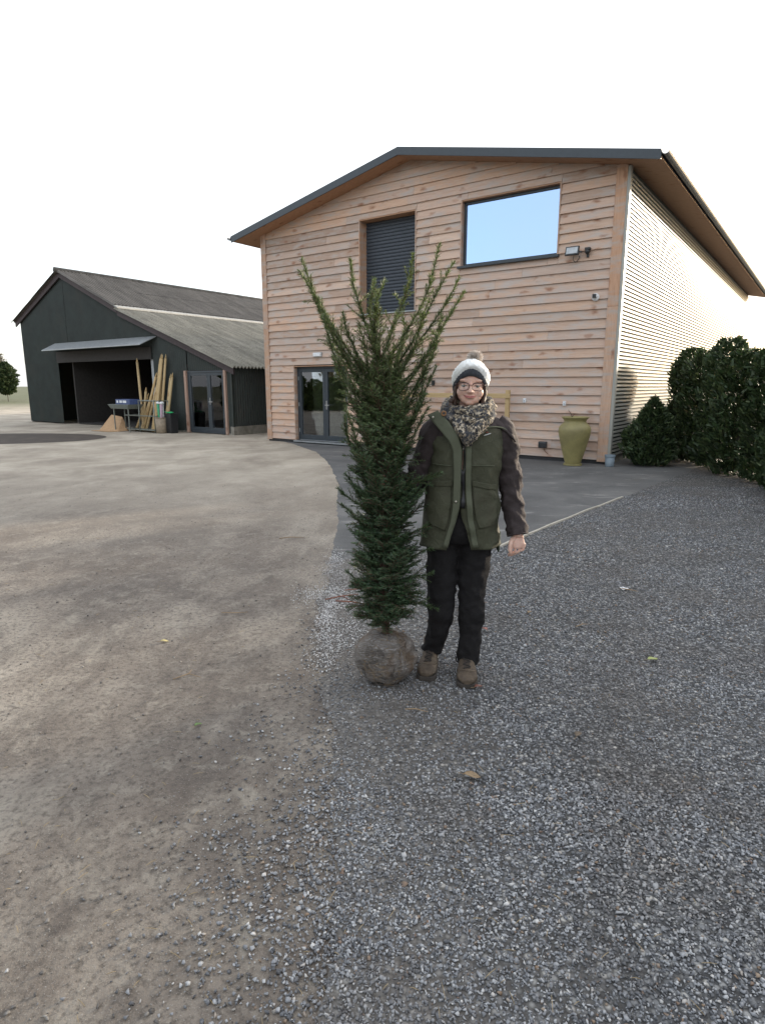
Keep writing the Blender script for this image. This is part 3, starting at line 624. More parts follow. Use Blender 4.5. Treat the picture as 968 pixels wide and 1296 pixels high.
b = B(); b.add([(-.7, -.3, 0), (.5, -.32, 0), (.52, .05, .02), (.0, .18, .46), (-.7, .2, .52), (-.7, -.27, .0), (.46, -.29, .02), (.5, .07, .04), (.0, .2, .47), (-.7, .22, .53)],
         [(0, 1, 6, 5), (1, 2, 7, 6), (2, 3, 8, 7), (3, 4, 9, 8), (0, 4, 3, 2, 1), (5, 6, 7, 8, 9), (4, 0, 5, 9)]); obj('sheet', b, simple('cardboard', (.42, .27, .15), .9, 0, .15), o)
b = B(); b.add([(-.7, -.32, .0), (.5, -.34, .0), (.45, -.62, .006), (-.7, -.6, .006), (-.7, -.32, .01), (.5, -.34, .01), (.45, -.62, .016), (-.7, -.6, .016)], [(0, 3, 2, 1), (4, 5, 6, 7), (0, 1, 5, 4), (1, 2, 6, 5), (2, 3, 7, 6), (3, 0, 4, 7)]); obj('flap', b, MATS['cardboard'], o)
o = empty('waste_bin', bpt(-2.72, -.75), RZ, 'tan cylindrical bin beside the barn door holding wrapped rolls', 'bin')
obj('body', lathe([(.16, 0), (.175, .01), (.19, .5), (.178, .5), (.16, .03)], 28), simple('tan_bin', (.27, .22, .16), .7), o, True)
obj('rim', lathe([(.19, .485), (.198, .49), (.198, .515), (.18, .515)], 28), MATS['tan_bin'], o)
RC = (('green', (.05, .32, .16)), ('white', (.7, .72, .72)), ('mauve', (.42, .3, .36)))
for i, (nm, c_) in enumerate(RC):
    dx, dy = ((-.06, 0), (.03, .05), (.07, -.04))[i]
    o = empty('wrapped_roll', bpt(-2.72 + dx, -.75 + dy, .12), RZ, '%s wrapped roll sticking out of the tan bin' % nm, 'roll', 'rolls in the tan bin')
    b = B(); b.tube([(0, 0, 0), (dx * .3, 0, .45), (dx * .9, 0, .85)], [.045, .045, .045], 12); obj('roll', b, simple('roll_' + nm, c_, .5), o, True)
    b = B(); b.ell((dx * .92, 0, .87), (.07, .06, .05), 10, 6); obj('wrapping', b, WHITEM, o, True)
o = empty('dark_bin', bpt(-2.42, -.55), RZ, 'black square bin between the tan bin and the barn door', 'bin')
b = B(); b.loft([[(-.13, -.13, 0), (.13, -.13, 0), (.13, .13, 0), (-.13, .13, 0)], [(-.16, -.16, .62), (.16, -.16, .62), (.16, .16, .62), (-.16, .16, .62)]]); bev(obj('body', b, BLACKP, o), .01)
b = B(); b.box(-.17, .17, -.17, .17, .621, .65); bev(obj('lid', b, BLACKP, o), .008)
o = empty('green_shovel', bpt(-2.45, -.60, .652), RZ, 'bright green plastic scoop lying on the black bin', 'scoop')
b = B(); b.ell((.02, 0, .03), (.17, .10, .032), 16, 8); obj('blade', b, simple('bright_green', (.02, .40, .13), .4), o, True)
b = B(); b.tube([(-.1, 0, .03), (-.26, .02, .05)], [.02, .016], 8); obj('grip', b, MATS['bright_green'], o, True)

# ---------------------------------------------------------------- foliage helpers
def quads(name, C, U, V, mat, parent, attr=None, kind=None, bend=None):
    """many small leaf faces: centre C, half-axes U and V (numpy n x 3)"""
    n = len(C); P_ = np.stack([C - U - V, C + U - V, C + U * .55 + V, C - U * .55 + V], 1).reshape(-1, 3)
    me = bpy.data.meshes.new(name); me.vertices.add(4 * n); me.vertices.foreach_set('co', P_.astype(np.float32).ravel())
    me.loops.add(4 * n); me.loops.foreach_set('vertex_index', np.arange(4 * n, dtype=np.int32))
    me.polygons.add(n); me.polygons.foreach_set('loop_start', np.arange(0, 4 * n, 4, dtype=np.int32))
    me.update(calc_edges=True)
    if attr is not None:
        a = me.attributes.new('young', 'FLOAT', 'POINT'); a.data.foreach_set('value', np.repeat(attr, 4).astype(np.float32))
    o = obj(name, me, mat, parent)
    if kind: o['kind'] = kind
    return o
def leafmat(name, dark, mid, young, rough=.55, trans=.25):
    t = NT(name); g = t.n('NewGeometry'); at = t.n('Attribute', attribute_name='young')
    c = t.ramp(g.outputs['Random Per Island'], [(0, dark), (.6, mid), (1, [m * 1.5 for m in mid])])
    c = t.mix(at.outputs['Fac'], c, t.ramp(g.outputs['Random Per Island'], [(0, [y * .6 for y in young]), (.5, young), (1, [y * 1.7 for y in young])]))
    t.set(Base_Color=c, Roughness=rough)
    tr = t.n('BsdfTranslucent', i_Color=c); mx = t.n('MixShader', i_0=trans, i_1=t.b.outputs[0], i_2=tr.outputs[0]); t.link(mx.outputs[0], t.out.inputs[0])
    return t.m
YEW = leafmat('yew_needles', (.016, .038, .018), (.040, .080, .034), (.125, .16, .05))
EVER = leafmat('evergreen_leaves', (.014, .03, .012), (.035, .062, .022), (.09, .11, .04))
BARE = leafmat('winter_leaves', (.05, .045, .025), (.09, .08, .045), (.12, .1, .06))
BARK = simple('yew_bark', (.115, .06, .045), .85, 0, .35, 30, .6, 90)
BARKG = simple('grey_bark', (.10, .085, .07), .9, 0, .3, 10, .6, 40)
def unit(a): return a / (np.linalg.norm(a, axis=-1, keepdims=True) + 1e-9)
def needles(P0, P1, n, ln, wd, ang=55, up=None, rows='flat', jit=.35, r=rng):
    """needles along the twig P0->P1; returns centre, half width and half length axes"""
    P0 = np.array(P0); P1 = np.array(P1); d = unit(P1 - P0); f = (np.arange(n) + r.uniform(0, 1, n)) / n
    base = P0 + (P1 - P0) * f[:, None]
    ref = np.array([0, 0, 1.0]) if abs(d[2]) < .9 else np.array([1.0, 0, 0])
    s = unit(np.cross(d, ref)); t_ = np.cross(s, d)
    if rows == 'flat': phi = np.where(np.arange(n) % 2 == 0, 0, math.pi) + r.normal(0, jit, n) + .25
    else: phi = r.uniform(0, 2 * math.pi, n)
    rad = np.cos(phi)[:, None] * s + np.sin(phi)[:, None] * t_
    a = np.radians(ang + r.normal(0, 10, n))[:, None]
    dirn = unit(d * np.cos(a) + rad * np.sin(a)); L = (ln * r.uniform(.7, 1.15, n) * (1 - .35 * (f > .9)))[:, None]
    wv = unit(np.cross(dirn, d + .3 * r.normal(0, 1, (n, 3)))) * wd / 2
    return base + dirn * L / 2, wv, dirn * L / 2

# ---------------------------------------------------------------- the yew with its root ball
TX, TY = .012, 3.085
yew = empty('yew_tree', (TX, TY, 0), 0, 'tall root balled yew with bushy dark column and long spreading top shoots', 'tree')
# root ball
b = B(); b.ell((0, 0, .143), (.150, .148, .150), 72, 50); me = b.mesh('root_ball')
for vtx in me.vertices:
    c0 = vtx.co - Vector((0, 0, .143)); d = c0.normalized()
    k = .030 * mnoise.noise(d * 1.5 + Vector((3, 1, 2))) + .014 * mnoise.noise(d * 3.6) - .010 * max(0, d.z - .75) + .004 * abs(mnoise.noise(d * 9)) + .003 * mnoise.noise(d * 19)
    # horizontal binding creases, sunken knot
    kn = (d - Vector((.12, -.87, .42)).normalized()).length; k -= .016 * math.exp(-(kn / .16) ** 2)
    k += .0012 * math.sin((d.z + .35 * d.x) * 34 + 5 * mnoise.noise(d * 3))
    vtx.co = Vector((0, 0, .143)) + c0 * (1 + k / .15); vtx.co.z = max(vtx.co.z, .004 + .012 * max(0, .35 - abs(d.z + .75)))
t = NT('netted_root_ball'); v = t.coord(); n1 = t.noise(v, 6, 6, .65, .5)
sp = t.n('SeparateXYZ', i_Vector=v); wv = t.n('TexWave', i_Vector=t.n('Mapping', i_Vector=v, i_Rotation=(R(12), R(20), 0), i_Scale=(4, 4, 24)).outputs[0], i_Scale=2.6, i_Distortion=22.0, i_Detail=4.0, wave_type='BANDS', bands_direction='Z')
c = t.ramp(n1, [(.3, (.07, .057, .044)), (.5, (.16, .138, .117)), (.68, (.31, .29, .27))])
c = t.mix(t.ramp(wv.outputs['Fac'], [(.50, 0), (.95, .65)]), c, (.27, .26, .255)); c = t.mix(t.ramp(t.noise(v, 5.2, 5, .65, .6), [(.46, 0), (.60, .85)]), c, (.105, .066, .036)); c = t.mix(t.ramp(t.noise(v, 9, 5, .7, .4), [(.56, 0), (.66, .8)]), c, (.045, .036, .03))
t.set(Base_Color=c, Roughness=.85); t.bump(t.math('ADD', t.math('MULTIPLY', wv.outputs['Fac'], .35), t.noise(v, 45, 5, .7)), .9, .008)
rb = obj('root_ball', me, t.m, yew, True)
b = B(); nrg = random.Random(4)
for i in range(26):        # loose netting wires
    ax = Vector((nrg.gauss(0, 1), nrg.gauss(0, 1), nrg.gauss(0, .9))).normalized(); e1 = ax.orthogonal().normalized(); e2 = ax.cross(e1); a0 = nrg.uniform(0, 6.28); ln_ = nrg.uniform(.8, 2.4); off = nrg.uniform(-.35, .35); pts = []
    for q in range(15):
        a = a0 + ln_ * q / 14; d = (e1 * math.cos(a) + e2 * math.sin(a) + ax * off).normalized()
        k = .024 * mnoise.noise(d * 1.7) + .010 * mnoise.noise(d * 5); p = Vector((d.x * .152, d.y * .15, d.z * .15)) * (1 + k / .15 + .012) + Vector((0, 0, .143)); p.z = max(p.z, .004); pts.append(p)
    b.tube(pts, .0008, 4, cap=False)
fb = B()
for i in range(420):
    d = Vector((nrg.gauss(0, 1), nrg.gauss(0, 1), nrg.gauss(0, 1))).normalized(); tv = d.cross(Vector((nrg.gauss(0, 1), nrg.gauss(0, 1), nrg.gauss(0, 1)))).normalized(); k = .022 * mnoise.noise(d * 1.7); c0 = Vector((0, 0, .143)) + d * (.150 + k); ln_ = nrg.uniform(.012, .05)
    pts = [c0 - tv * ln_ * .5 - d * .002, c0 + d * nrg.uniform(.001, .005), c0 + tv * ln_ * .5 + d * nrg.uniform(-.002, .006)]
    if min(p.z for p in pts) > .004: fb.tube(pts, .0007, 3, cap=False)
obj('fibres', fb, simple('straw_fibre', (.24, .17, .095), .9, 0, .4), rb)
obj('netting', b, simple('net_wire', (.22, .20, .185), .6, .2), rb)
# trunk
trp = [(0.008, 0, .27), (.004, .0, .45), (-.004, .01, .75), (-.012, .0, 1.05), (-.008, -.01, 1.35), (-.02, 0, 1.6), (-.03, .01, 1.78)]
b = B(); b.tube(trp, [.021, .017, .0155, .014, .012, .009, .006], 10); obj('trunk', b, BARK, yew, True)
def trunk_at(z):
    zs = [p[2] for p in trp]; return np.array([np.interp(z, zs, [p[0] for p in trp]), np.interp(z, zs, [p[1] for p in trp]), z])
NC, NU, NV, NY = [], [], [], []
def put(res, y):
    NC.append(res[0]); NU.append(res[1]); NV.append(res[2]); NY.append(np.clip(y + rng.normal(0, .12, len(res[0])), 0, 1))
twb = B()
def zy(z): return float(np.clip((z - .9) / 1.1, 0, 1)) ** 1.25
def spray(p0, d, L, nt, lw=1.0, y=None):
    """a side branch with alternate twigs, all carrying flat rows of needles"""
    p0 = np.array(p0); d = unit(np.array(d)); droop = -.25 * L
    pts = [p0 + d * L * f + np.array([0, 0, droop * f * f * .4]) for f in np.linspace(0, 1, 5)]
    twb.tube([Vector(p) for p in pts], [.0035, .003, .0025, .002, .001], 4, cap=False)
    for a, c_ in zip(pts[1:-1], pts[2:]): put(needles(a, c_, int(L / 4 / .0042), .019 * lw, .0030), zy(a[2]) if y is None else y)
    for i in range(nt):
        f = .25 + .72 * (i + rng.uniform(0, .9)) / nt; q = pts[int(f * 4)] + (pts[min(4, int(f * 4) + 1)] - pts[int(f * 4)]) * (f * 4 - int(f * 4))
        s = unit(np.cross(d, [0, 0, 1.0])) * (1 if i % 2 else -1)
        td = unit(d * .75 + s * rng.uniform(.45, 1.0) + np.array([0, 0, rng.uniform(-.25, .35)]))
        tl_ = L * rng.uniform(.22, .48) * (1.1 - .5 * f); e = q + td * tl_ + np.array([0, 0, -.12 * tl_])
        twb.tube([Vector(q), Vector(e)], [.0018, .0008], 3, cap=False)
        put(needles(q, e, max(8, int(tl_ / .0027)), .018 * lw, .0030), zy(q[2]) if y is None else y)
# column: dense sprays all the way up
prof_z = [.30, .36, .45, .6, .8, 1.0, 1.2, 1.4, 1.6, 1.75]; prof_r = [.07, .12, .15, .162, .158, .155, .146, .122, .09, .05]
for i in range(540):
    z = .31 + (1.60 - .31) * ((i + rng.uniform(0, 1)) / 540); az = i * 2.39996 + rng.uniform(-.4, .4)
    lift = np.interp(z, [.3, .5, .9, 1.3, 1.66], [.2, .6, 1.1, 1.6, 2.2]) + rng.uniform(-.45, .5)
    if .95 < z < 1.42 and math.sin(az) < -.75 and abs(math.cos(az)) < .35 and rng.uniform() < .75: continue
    rr = np.interp(z + lift * .1, prof_z, prof_r) * rng.choice([.62, .85, 1.0, 1.12], p=[.3, .28, .27, .15]) * (1 + .45 * mnoise.noise(Vector((math.cos(az) * 1.5, math.sin(az) * 1.5, z * 5.5)))); L = min(.34, rr * math.sqrt(1 + lift * lift))
    spray(trunk_at(z), (math.cos(az), math.sin(az) * .95, lift), L, int(6 + L * 34))
# the long shoots at the top and stray side branches
SHOOT = simple('green_yew_shoot', (.065, .068, .032), .8, 0, .35, 30)
def shoot(z0, tip, bow=.03, nt=10, y=None, r0=.0055, vis=True):
    p0 = trunk_at(min(z0, 1.76)); tip = np.array(tip); n = 9; pts = []
    side = unit(np.cross(tip - p0, [0, 1.0, 0])); ph = rng.uniform(0, 6)
    for f in np.linspace(0, 1, n): pts.append(p0 + (tip - p0) * f + side * (bow * math.sin(math.pi * f) + .008 * math.sin(f * 9 + ph) * f))
    b = B(); b.tube([Vector(p) for p in pts], list(np.linspace(r0, .0014, n)), 6); obj('branch', b, SHOOT, yew, True)
    L = np.linalg.norm(tip - p0)
    for k_, (a, c_) in enumerate(zip(pts[:-1], pts[1:])):
        yy = zy(a[2]) if y is None else y
        put(needles(a, c_, int(L / (n - 1) / .0010), .024, .0034, 46, rows='round'), yy * (.3 + .7 * k_ / n))
    for i in range(nt):
        f = .06 + .8 * rng.uniform() ** 1.25; k_ = min(n - 2, int(f * (n - 1))); q = pts[k_] + (pts[k_ + 1] - pts[k_]) * (f * (n - 1) - k_); d = unit(pts[k_ + 1] - pts[k_])
        td = unit(d * 1.0 + rng.normal(0, .42, 3)); tl_ = rng.uniform(.04, .13) * (1.35 - .95 * f); e = q + td * tl_
        twb.tube([Vector(q), Vector(e)], [.0018, .0008], 3, cap=False); put(needles(q, e, int(tl_ / .0022), .018, .0030, 50, rows='round'), (zy(q[2]) if y is None else y))
tips = [(-.400, 2.145, 1.45), (-.392, 2.085, 1.40), (-.37, 2.05, 1.35), (-.335, 1.975, 1.33), (-.29, 1.88, 1.25), (-.17, 2.15, 1.6), (-.055, 2.065, 1.66), (-.005, 2.035, 1.6), (-.03, 1.97, 1.55),
        (.145, 2.19, 1.62), (.262, 2.205, 1.58), (.31, 2.125, 1.5), (.355, 2.062, 1.47), (.375, 2.01, 1.42), (.29, 1.895, 1.38), (.27, 1.825, 1.3), (.245, 1.755, 1.22), (.24, 1.655, 1.12), (.215, 1.62, 1.1),
        (-.262, 1.77, 1.3), (-.255, 1.71, 1.25), (-.20, 1.46, 1.05), (-.205, 1.41, 1.0), (.205, 1.46, 1.0), (.19, 1.52, 1.1), (.09, 1.9, 1.5), (-.12, 1.86, 1.45), (-.2, 1.9, 1.42), (.2, 1.95, 1.45)]
for i, (x, z, z0) in enumerate(tips):
    dz = z - z0; shoot(z0 + .05, (x, rng.uniform(-.12, .14), z), bow=-.035 * np.sign(x) * rng.uniform(.3, 1.2), nt=int(20 + 7 * rng.uniform()))
for x, y_, z, z0 in ((-.215, -.05, .98, .80), (-.20, .02, 1.12, .9), (-.235, -.02, 1.06, .9), (.27, -.12, 1.15, .95), (.20, -.1, .52, .45), (-.15, -.1, .40, .42), (.245, -.05, .62, .5), (.27, -.1, .45, .42), (-.20, -.04, .62, .5), (.23, .0, .86, .7), (.24, -.08, .75, .6)):
    shoot(z0, (x, y_, z), .02, 9, y=.25, r0=.004)
obj('twigs', twb, BARK, yew)['kind'] = 'stuff'
quads('foliage', np.concatenate(NC), np.concatenate(NU), np.concatenate(NV), YEW, yew, np.concatenate(NY), 'stuff')
print('needles', sum(len(c_) for c_ in NC))

# ---------------------------------------------------------------- evergreens by the side wall, added shade hedges, nursery hedge and trees
def bush_mesh(seed, n, h, r, leaf, prof):
    g = np.random.default_rng(seed); z = g.uniform(.03, 1, n * 3); az = g.uniform(0, 2 * math.pi, n * 3)
    pr = np.interp(z, [p[0] for p in prof], [p[1] for p in prof]); lob = np.array([.78 + .42 * mnoise.noise(Vector((math.cos(a) * 1.6, math.sin(a) * 1.6, zz * h * 2.6 + seed))) + .22 * mnoise.noise(Vector((math.cos(a) * 5, math.sin(a) * 5, zz * h * 7 + seed))) for a, zz in zip(az, z)])
    rr = r * pr * lob * (1 - .5 * g.uniform(0, 1, n * 3) ** 2.2); keep = g.uniform(0, 1, n * 3) < (rr / r) ; z, az, rr = z[keep][:n], az[keep][:n], rr[keep][:n]
    C = np.stack([rr * np.cos(az), rr * np.sin(az), z * h], 1); m = len(C)
    d = unit(np.stack([np.cos(az), np.sin(az), np.full(m, .9)], 1) + g.normal(0, .55, (m, 3))); w_ = unit(np.cross(d, g.normal(0, 1, (m, 3))))
    L = (leaf * g.uniform(.6, 1.3, m))[:, None]; return C, w_ * L * .22, d * L * .6, np.clip(g.uniform(-.6, .5, m) + .4 * (rr / r) * z, 0, 1)
def make_bush(name, loc, seed, n, h, r, leaf, prof, mat, label, cat, group, pot=False, trunk_h=0):
    o = empty(name, loc, random.uniform(0, 6), label, cat, group)
    C, U, V, Y = bush_mesh(seed, n, h, r, leaf, prof); C[:, 2] += trunk_h
    quads('foliage', C, U, V, mat, o, Y, 'stuff')
    b = B(); b.tube([(0, 0, -.02), (.02, 0, trunk_h + h * .4), (0, .02, trunk_h + h * .8)], [.03 + .03 * trunk_h, .022 + .02 * trunk_h, .006], 8); obj('stem', b, BARKG, o, True)
    return o
CONE = [(0, .55), (.12, .95), (.3, 1), (.6, .75), (.85, .4), (1, .05)]; COLM = [(0, .7), (.1, .95), (.5, 1), (.85, .85), (1, .3)]; BALL = [(0, .25), (.15, .7), (.45, 1), (.75, .85), (1, .15)]
sh0 = make_bush('side_shrub', FM @ Vector((.72, .32, 0)), 21, 5200, 1.35, .52, .075, CONE, EVER, 'dark evergreen shrub in front of the ribbed metal side wall, nearest the corner', 'shrub', 'shrubs along the ribbed side wall')
sh1 = make_bush('side_shrub', FM @ Vector((1.0, 2.5, 0)), 27, 4200, 1.2, .48, .07, BALL, EVER, 'x', 'shrub', 'shrubs along the ribbed side wall'); sh2 = make_bush('side_shrub', FM @ Vector((.9, 4.4, 0)), 29, 4600, 1.6, .40, .08, COLM, EVER, 'x', 'shrub', 'shrubs along the ribbed side wall')
for i, (x, y, s_) in enumerate(((1.0, 2.5, 1.1), (.9, 4.4, .92), (1.1, 6.4, 1.2), (.95, 8.8, 1.0), (1.1, 11.5, 1.15), (1.0, 14.5, 1.05))):
    c = (sh1, sh2)[i] if i < 2 else copy_tree((sh0, sh2, sh1)[i % 3]); c.location = FM @ Vector((x, y, 0)); c.rotation_euler = (0, 0, i * 1.9); c.scale = (s_, s_, s_ * (1.12, .9)[i % 2])
    c['label'] = ('second', 'third', 'fourth', 'fifth', 'sixth', 'last')[i] + ' dark evergreen shrub along the ribbed side wall counting from the corner'
h0 = make_bush('hedge_plant', (5.75, 8.2, 0), 33, 6500, 2.3, .55, .085, COLM, EVER, 'tall dark evergreen hedge plant in the row added beside the gravel for its shade', 'hedge plant', 'row of hedge plants added beside the gravel for shade'); h0.scale = (1, 1, .78)  # row added out of view to keep the ground in shade
for i in range(14):
    c = copy_tree(h0); c.location = (5.75 + .12 * math.sin(i * 2.3), 8.2 - .82 * (i + 1), 0); c.rotation_euler = (0, 0, i * 2.1); s_ = (.74, .82, .70, .78)[i % 4]; c.scale = (1, 1, s_)
for i, (x, y, s_) in enumerate(((6.15, 9.1, .92), (6.3, 9.95, 1.0), (6.2, 10.8, .94), (6.4, 11.7, 1.05), (6.5, 12.7, .98), (6.75, 13.8, 1.02))):  # more plants added to block the low sun from the yard
    c = copy_tree(h0); c.location = (x, y, 0); c.rotation_euler = (0, 0, i * 1.7 + .4); c.scale = (1.05, 1.05, s_)
    c['label'] = 'tall dark evergreen hedge plant added across the gravel from the ribbed side wall to shade the yard'; c['group'] = 'hedge plants added across from the side wall for shade'
t0 = make_bush('evergreen_tree', (-22, -6, 0), 51, 9000, 6.5, 2.6, .34, BALL, EVER, 'round evergreen tree across the yard from the buildings', 'tree', 'trees across the yard', trunk_h=1.2)
t1 = make_bush('bare_tree', (-30, -2, 0), 52, 5000, 8.0, 3.0, .26, BALL, BARE, 'brown leaved tree across the yard from the buildings', 'tree', 'brown trees across the yard', trunk_h=2.0)
for i in range(16):
    c = copy_tree(h0); c.location = (-23.5 + .25 * math.sin(i * 1.7), 3.0 + 1.0 * i, 0); c.rotation_euler = (0, 0, i * 1.4); c.scale = (1.25, 1.25, (.85, .98, .9)[i % 3])
    c['label'] = 'dark evergreen hedge plant in the row across the yard'; c['group'] = 'hedge row across the yard'
for i, (x, y, s_, src) in enumerate(((-29, 9, .8, t1), (-31, 14, .9, t1), (-28, 5, .7, t0), (-27, 17, .7, t0), (-26, -11, .85, t0), (-19, -14, .75, t0), (-33, 6, .9, t0), (-36, -8, 1.2, t1), (-24, 1.5, .55, t0), (-12, -18, .9, t0), (-40, 1, 1.0, t1), (-28, -18, 1.1, t1), (-5, -22, .9, t0), (4, -20, 1.0, t1), (38, 62, .55, t0), (43, 68, .7, t1), (36.5, 66, .5, t0), (41, 64, .6, t0), (46, 66, .6, t0), (-39, 63, .55, t1), (-42, 66, .6, t0), (-37, 62, .5, t0), (-45, 70, .6, t0))):
    c = copy_tree(src); c.location = (x, y, 0); c.scale = (s_, s_, s_); c.rotation_euler = (0, 0, i * 1.3)
    if y > 40: c['label'] = ('round evergreen tree' if src is t0 else 'brown leaved tree') + ' on the field edge far behind the ' + ('timber building' if x > 0 else 'barn'); c['group'] = c['label'].replace('tree', 'trees')
# ---------------------------------------------------------------- the woman
from mathutils.bvhtree import BVHTree
O = Vector((.40, 3.18, 0))
person = empty('person', O, 0, 'woman in bobble hat, glasses, patterned scarf and olive jacket standing beside the yew', 'person')
def pobj(name, b, mat, smooth=True, parent=None, sub=0):
    o = obj(name, b, mat, parent or person, smooth)
    if parent is None: o.location = -O
    if sub: m = o.modifiers.new('sub', 'SUBSURF'); m.levels = sub; m.render_levels = sub
    return o
SKIN = NT('skin'); v = SKIN.coord(); c = SKIN.ramp(SKIN.noise(v, 22, 4, .6), [(.3, (.56, .34, .265)), (.7, (.68, .45, .365))]); SKIN.set(Base_Color=c, Roughness=.5, Subsurface_Weight=.18, Subsurface_Radius=(.01, .004, .002)); SKIN = SKIN.m
def cloth(name, col, var=.3, scale=9, bump=.35, rough=.85, weave=900, stain=None, fold=26):
    t = NT(name); v = t.coord(); a = t.noise(v, scale, 5, .6, .4); c = t.mix(a, [x * (1 - var) for x in col], [x * (1 + var) for x in col])
    if stain: c = t.mix(t.ramp(t.noise(v, 4.3, 5, .65, .3), [(.58, 0), (.72, .55)]), c, stain)
    t.set(Base_Color=c, Roughness=rough); t.b.inputs['Specular IOR Level'].default_value = .25
    t.bump(t.math('ADD', t.math('MULTIPLY', t.noise(v, fold, 4, .6, .8), 1.0), t.math('MULTIPLY', t.noise(v, weave, 2), .12)), bump, .012); return t.m
OLIVE = cloth('olive_waxed_cotton', (.055, .057, .036), .3, 8, .6, .72, stain=(.06, .052, .038)); OLIVED = cloth('olive_trim', (.085, .092, .062), .2, 12, .2, .75)
BROWN = cloth('dark_brown_cotton', (.040, .031, .031), .3, 8, .45, .8); TROUS = cloth('black_work_trousers', (.013, .012, .0125), .4, 7, .8, .9, stain=(.045, .034, .025), fold=15)
LEATH = simple('dusty_boot_leather', (.085, .062, .042), .75, 0, .5, 22, .8, 60, dirt=(.20, .165, .12)); SOLE = simple('boot_sole', (.05, .042, .035), .85, 0, .3, 20, .4)
GREYK = simple('grey_knit', (.045, .05, .06), .95, 0, .3, 60, .5, 300); WHITEK = simple('white_knit', (.82, .83, .82), .95, 0, .06, 40, .5, 180)
HAIRM = simple('brown_hair', (.055, .030, .020), .5, 0, .5, 40, .4, 200); DARK = simple('zip_black', (.012, .012, .014), .5); BRASS = simple('snap_metal', (.45, .42, .36), .35, .9)
def smooth_interp(zs, vals, n):
    zs = np.array(zs, float); f = np.linspace(zs[0], zs[-1], n); out = []
    for k_ in range(len(vals[0])):
        y = np.array([v_[k_] for v_ in vals], float); m = np.gradient(y, zs); i = np.clip(np.searchsorted(zs, f) - 1, 0, len(zs) - 2)
        h_ = zs[i + 1] - zs[i]; t_ = (f - zs[i]) / h_
        out.append((2 * t_**3 - 3 * t_**2 + 1) * y[i] + (t_**3 - 2 * t_**2 + t_) * h_ * m[i] + (-2 * t_**3 + 3 * t_**2) * y[i + 1] + (t_**3 - t_**2) * h_ * m[i + 1])
    return f, np.array(out).T
def limb(b, pts, n=24, rings=26, wr=0.0, seed=0, sq=1.0, cap=True):
    """tapered limb through pts (x, y, z, r) with cloth folds of depth wr"""
    s = [0.0]
    for p, q in zip(pts[:-1], pts[1:]): s.append(s[-1] + (Vector(q[:3]) - Vector(p[:3])).length)
    f, A = smooth_interp(s, pts, rings); path = [Vector(a[:3]) for a in A]; R_ = []; ref = Vector((0, -1, 0))
    for i, p in enumerate(path):
        d = (path[min(i + 1, rings - 1)] - path[max(i - 1, 0)]).normalized(); r0 = (ref - d * ref.dot(d)).normalized(); bb = d.cross(r0); ring = []
        for j in range(n):
            a = 2 * math.pi * j / n; u = r0 * math.cos(a) + bb * math.sin(a) * sq
            k_ = wr * (1.3 * mnoise.noise(Vector((math.cos(a) * 1.1 + seed, math.sin(a) * 1.1, f[i] * 17))) + .45 * mnoise.noise(Vector((math.cos(a) * 2.5, math.sin(a) * 2.5 + seed, f[i] * 48 + a * 2))) + .42 * math.sin(f[i] * 95 + 3 * math.sin(a + seed) + 4 * mnoise.noise(Vector((a, f[i] * 6, seed)))) * (.35 + .65 * abs(mnoise.noise(Vector((seed, f[i] * 9, 2.2))))))
            k_ += wr * .9 * (max(0, 1 - 3.4 * abs(mnoise.noise(Vector((math.cos(a) * 1.3 + f[i] * 3, math.sin(a) * 1.3 - seed, f[i] * 13 + a * .6))))) ** 2 - .25)
            ring.append(p + u * (A[i][3] + k_))
        R_.append(ring)
    b.loft(R_, cap); return b
def fuse(name, b, voxel, smooth_it, mat, parent=None):
    o = pobj(name, b, mat, True, parent)
    m = o.modifiers.new('remesh', 'REMESH'); m.mode = 'VOXEL'; m.voxel_size = voxel
    m2 = o.modifiers.new('smooth', 'SMOOTH'); m2.factor = .5; m2.iterations = smooth_it
    applied(o); o.data.polygons.foreach_set('use_smooth', [True] * len(o.data.polygons)); return o
# --- body: head, neck, trunk, arms, hands and legs as one surface
HM = Matrix.Translation((.443, 3.175, 1.565)) @ Matrix.Rotation(R(-7), 4, 'Z') @ Matrix.Rotation(R(2), 4, 'Y'); HR = HM.to_3x3()
def hp(x, y, z): return HM @ Vector((x, y, z))
bd = B()
def he(c_, r_, nu=24, nv=16, rot=None): bd.ell(hp(*c_), r_, nu, nv, HR if rot is None else HR @ rot)
he((0, .012, .022), (.073, .092, .096), 32, 22); he((0, -.014, -.036), (.066, .070, .063), 28, 18); he((0, -.060, -.083), (.024, .022, .022)); he((0, -.034, -.068), (.050, .050, .037)); he((0, -.050, -.045), (.046, .036, .034))
for s in (-1, 1):
    he((s * .037, -.048, -.038), (.029, .028, .029)); he((s * .030, -.062, .020), (.026, .014, .012)); he((s * .074, .012, -.012), (.008, .018, .028)); he((s * .0105, -.094, -.036), (.0085, .010, .0075))
bd.tube([hp(0, -.074, .010), hp(0, -.088, -.008), hp(0, -.099, -.024), hp(0, -.104, -.033), hp(0, -.090, -.042)], [.007, .0085, .0095, .0115, .008], 12)
he((0, -.082, -.060), (.024, .010, .012))
for s in (-1, 1): he((s * .027, -.044, -.060), (.028, .028, .026))
limb(bd, [(.443, 3.20, 1.53, .052), (.443, 3.20, 1.46, .050), (.442, 3.20, 1.40, .058), (.442, 3.20, 1.36, .08)], 20, 10)
limb(bd, [(.442, 3.2, 1.39, .07), (.44, 3.2, 1.33, .115), (.43, 3.195, 1.15, .115), (.415, 3.19, .98, .115), (.41, 3.195, .86, .11)], 28, 22, sq=1.28)
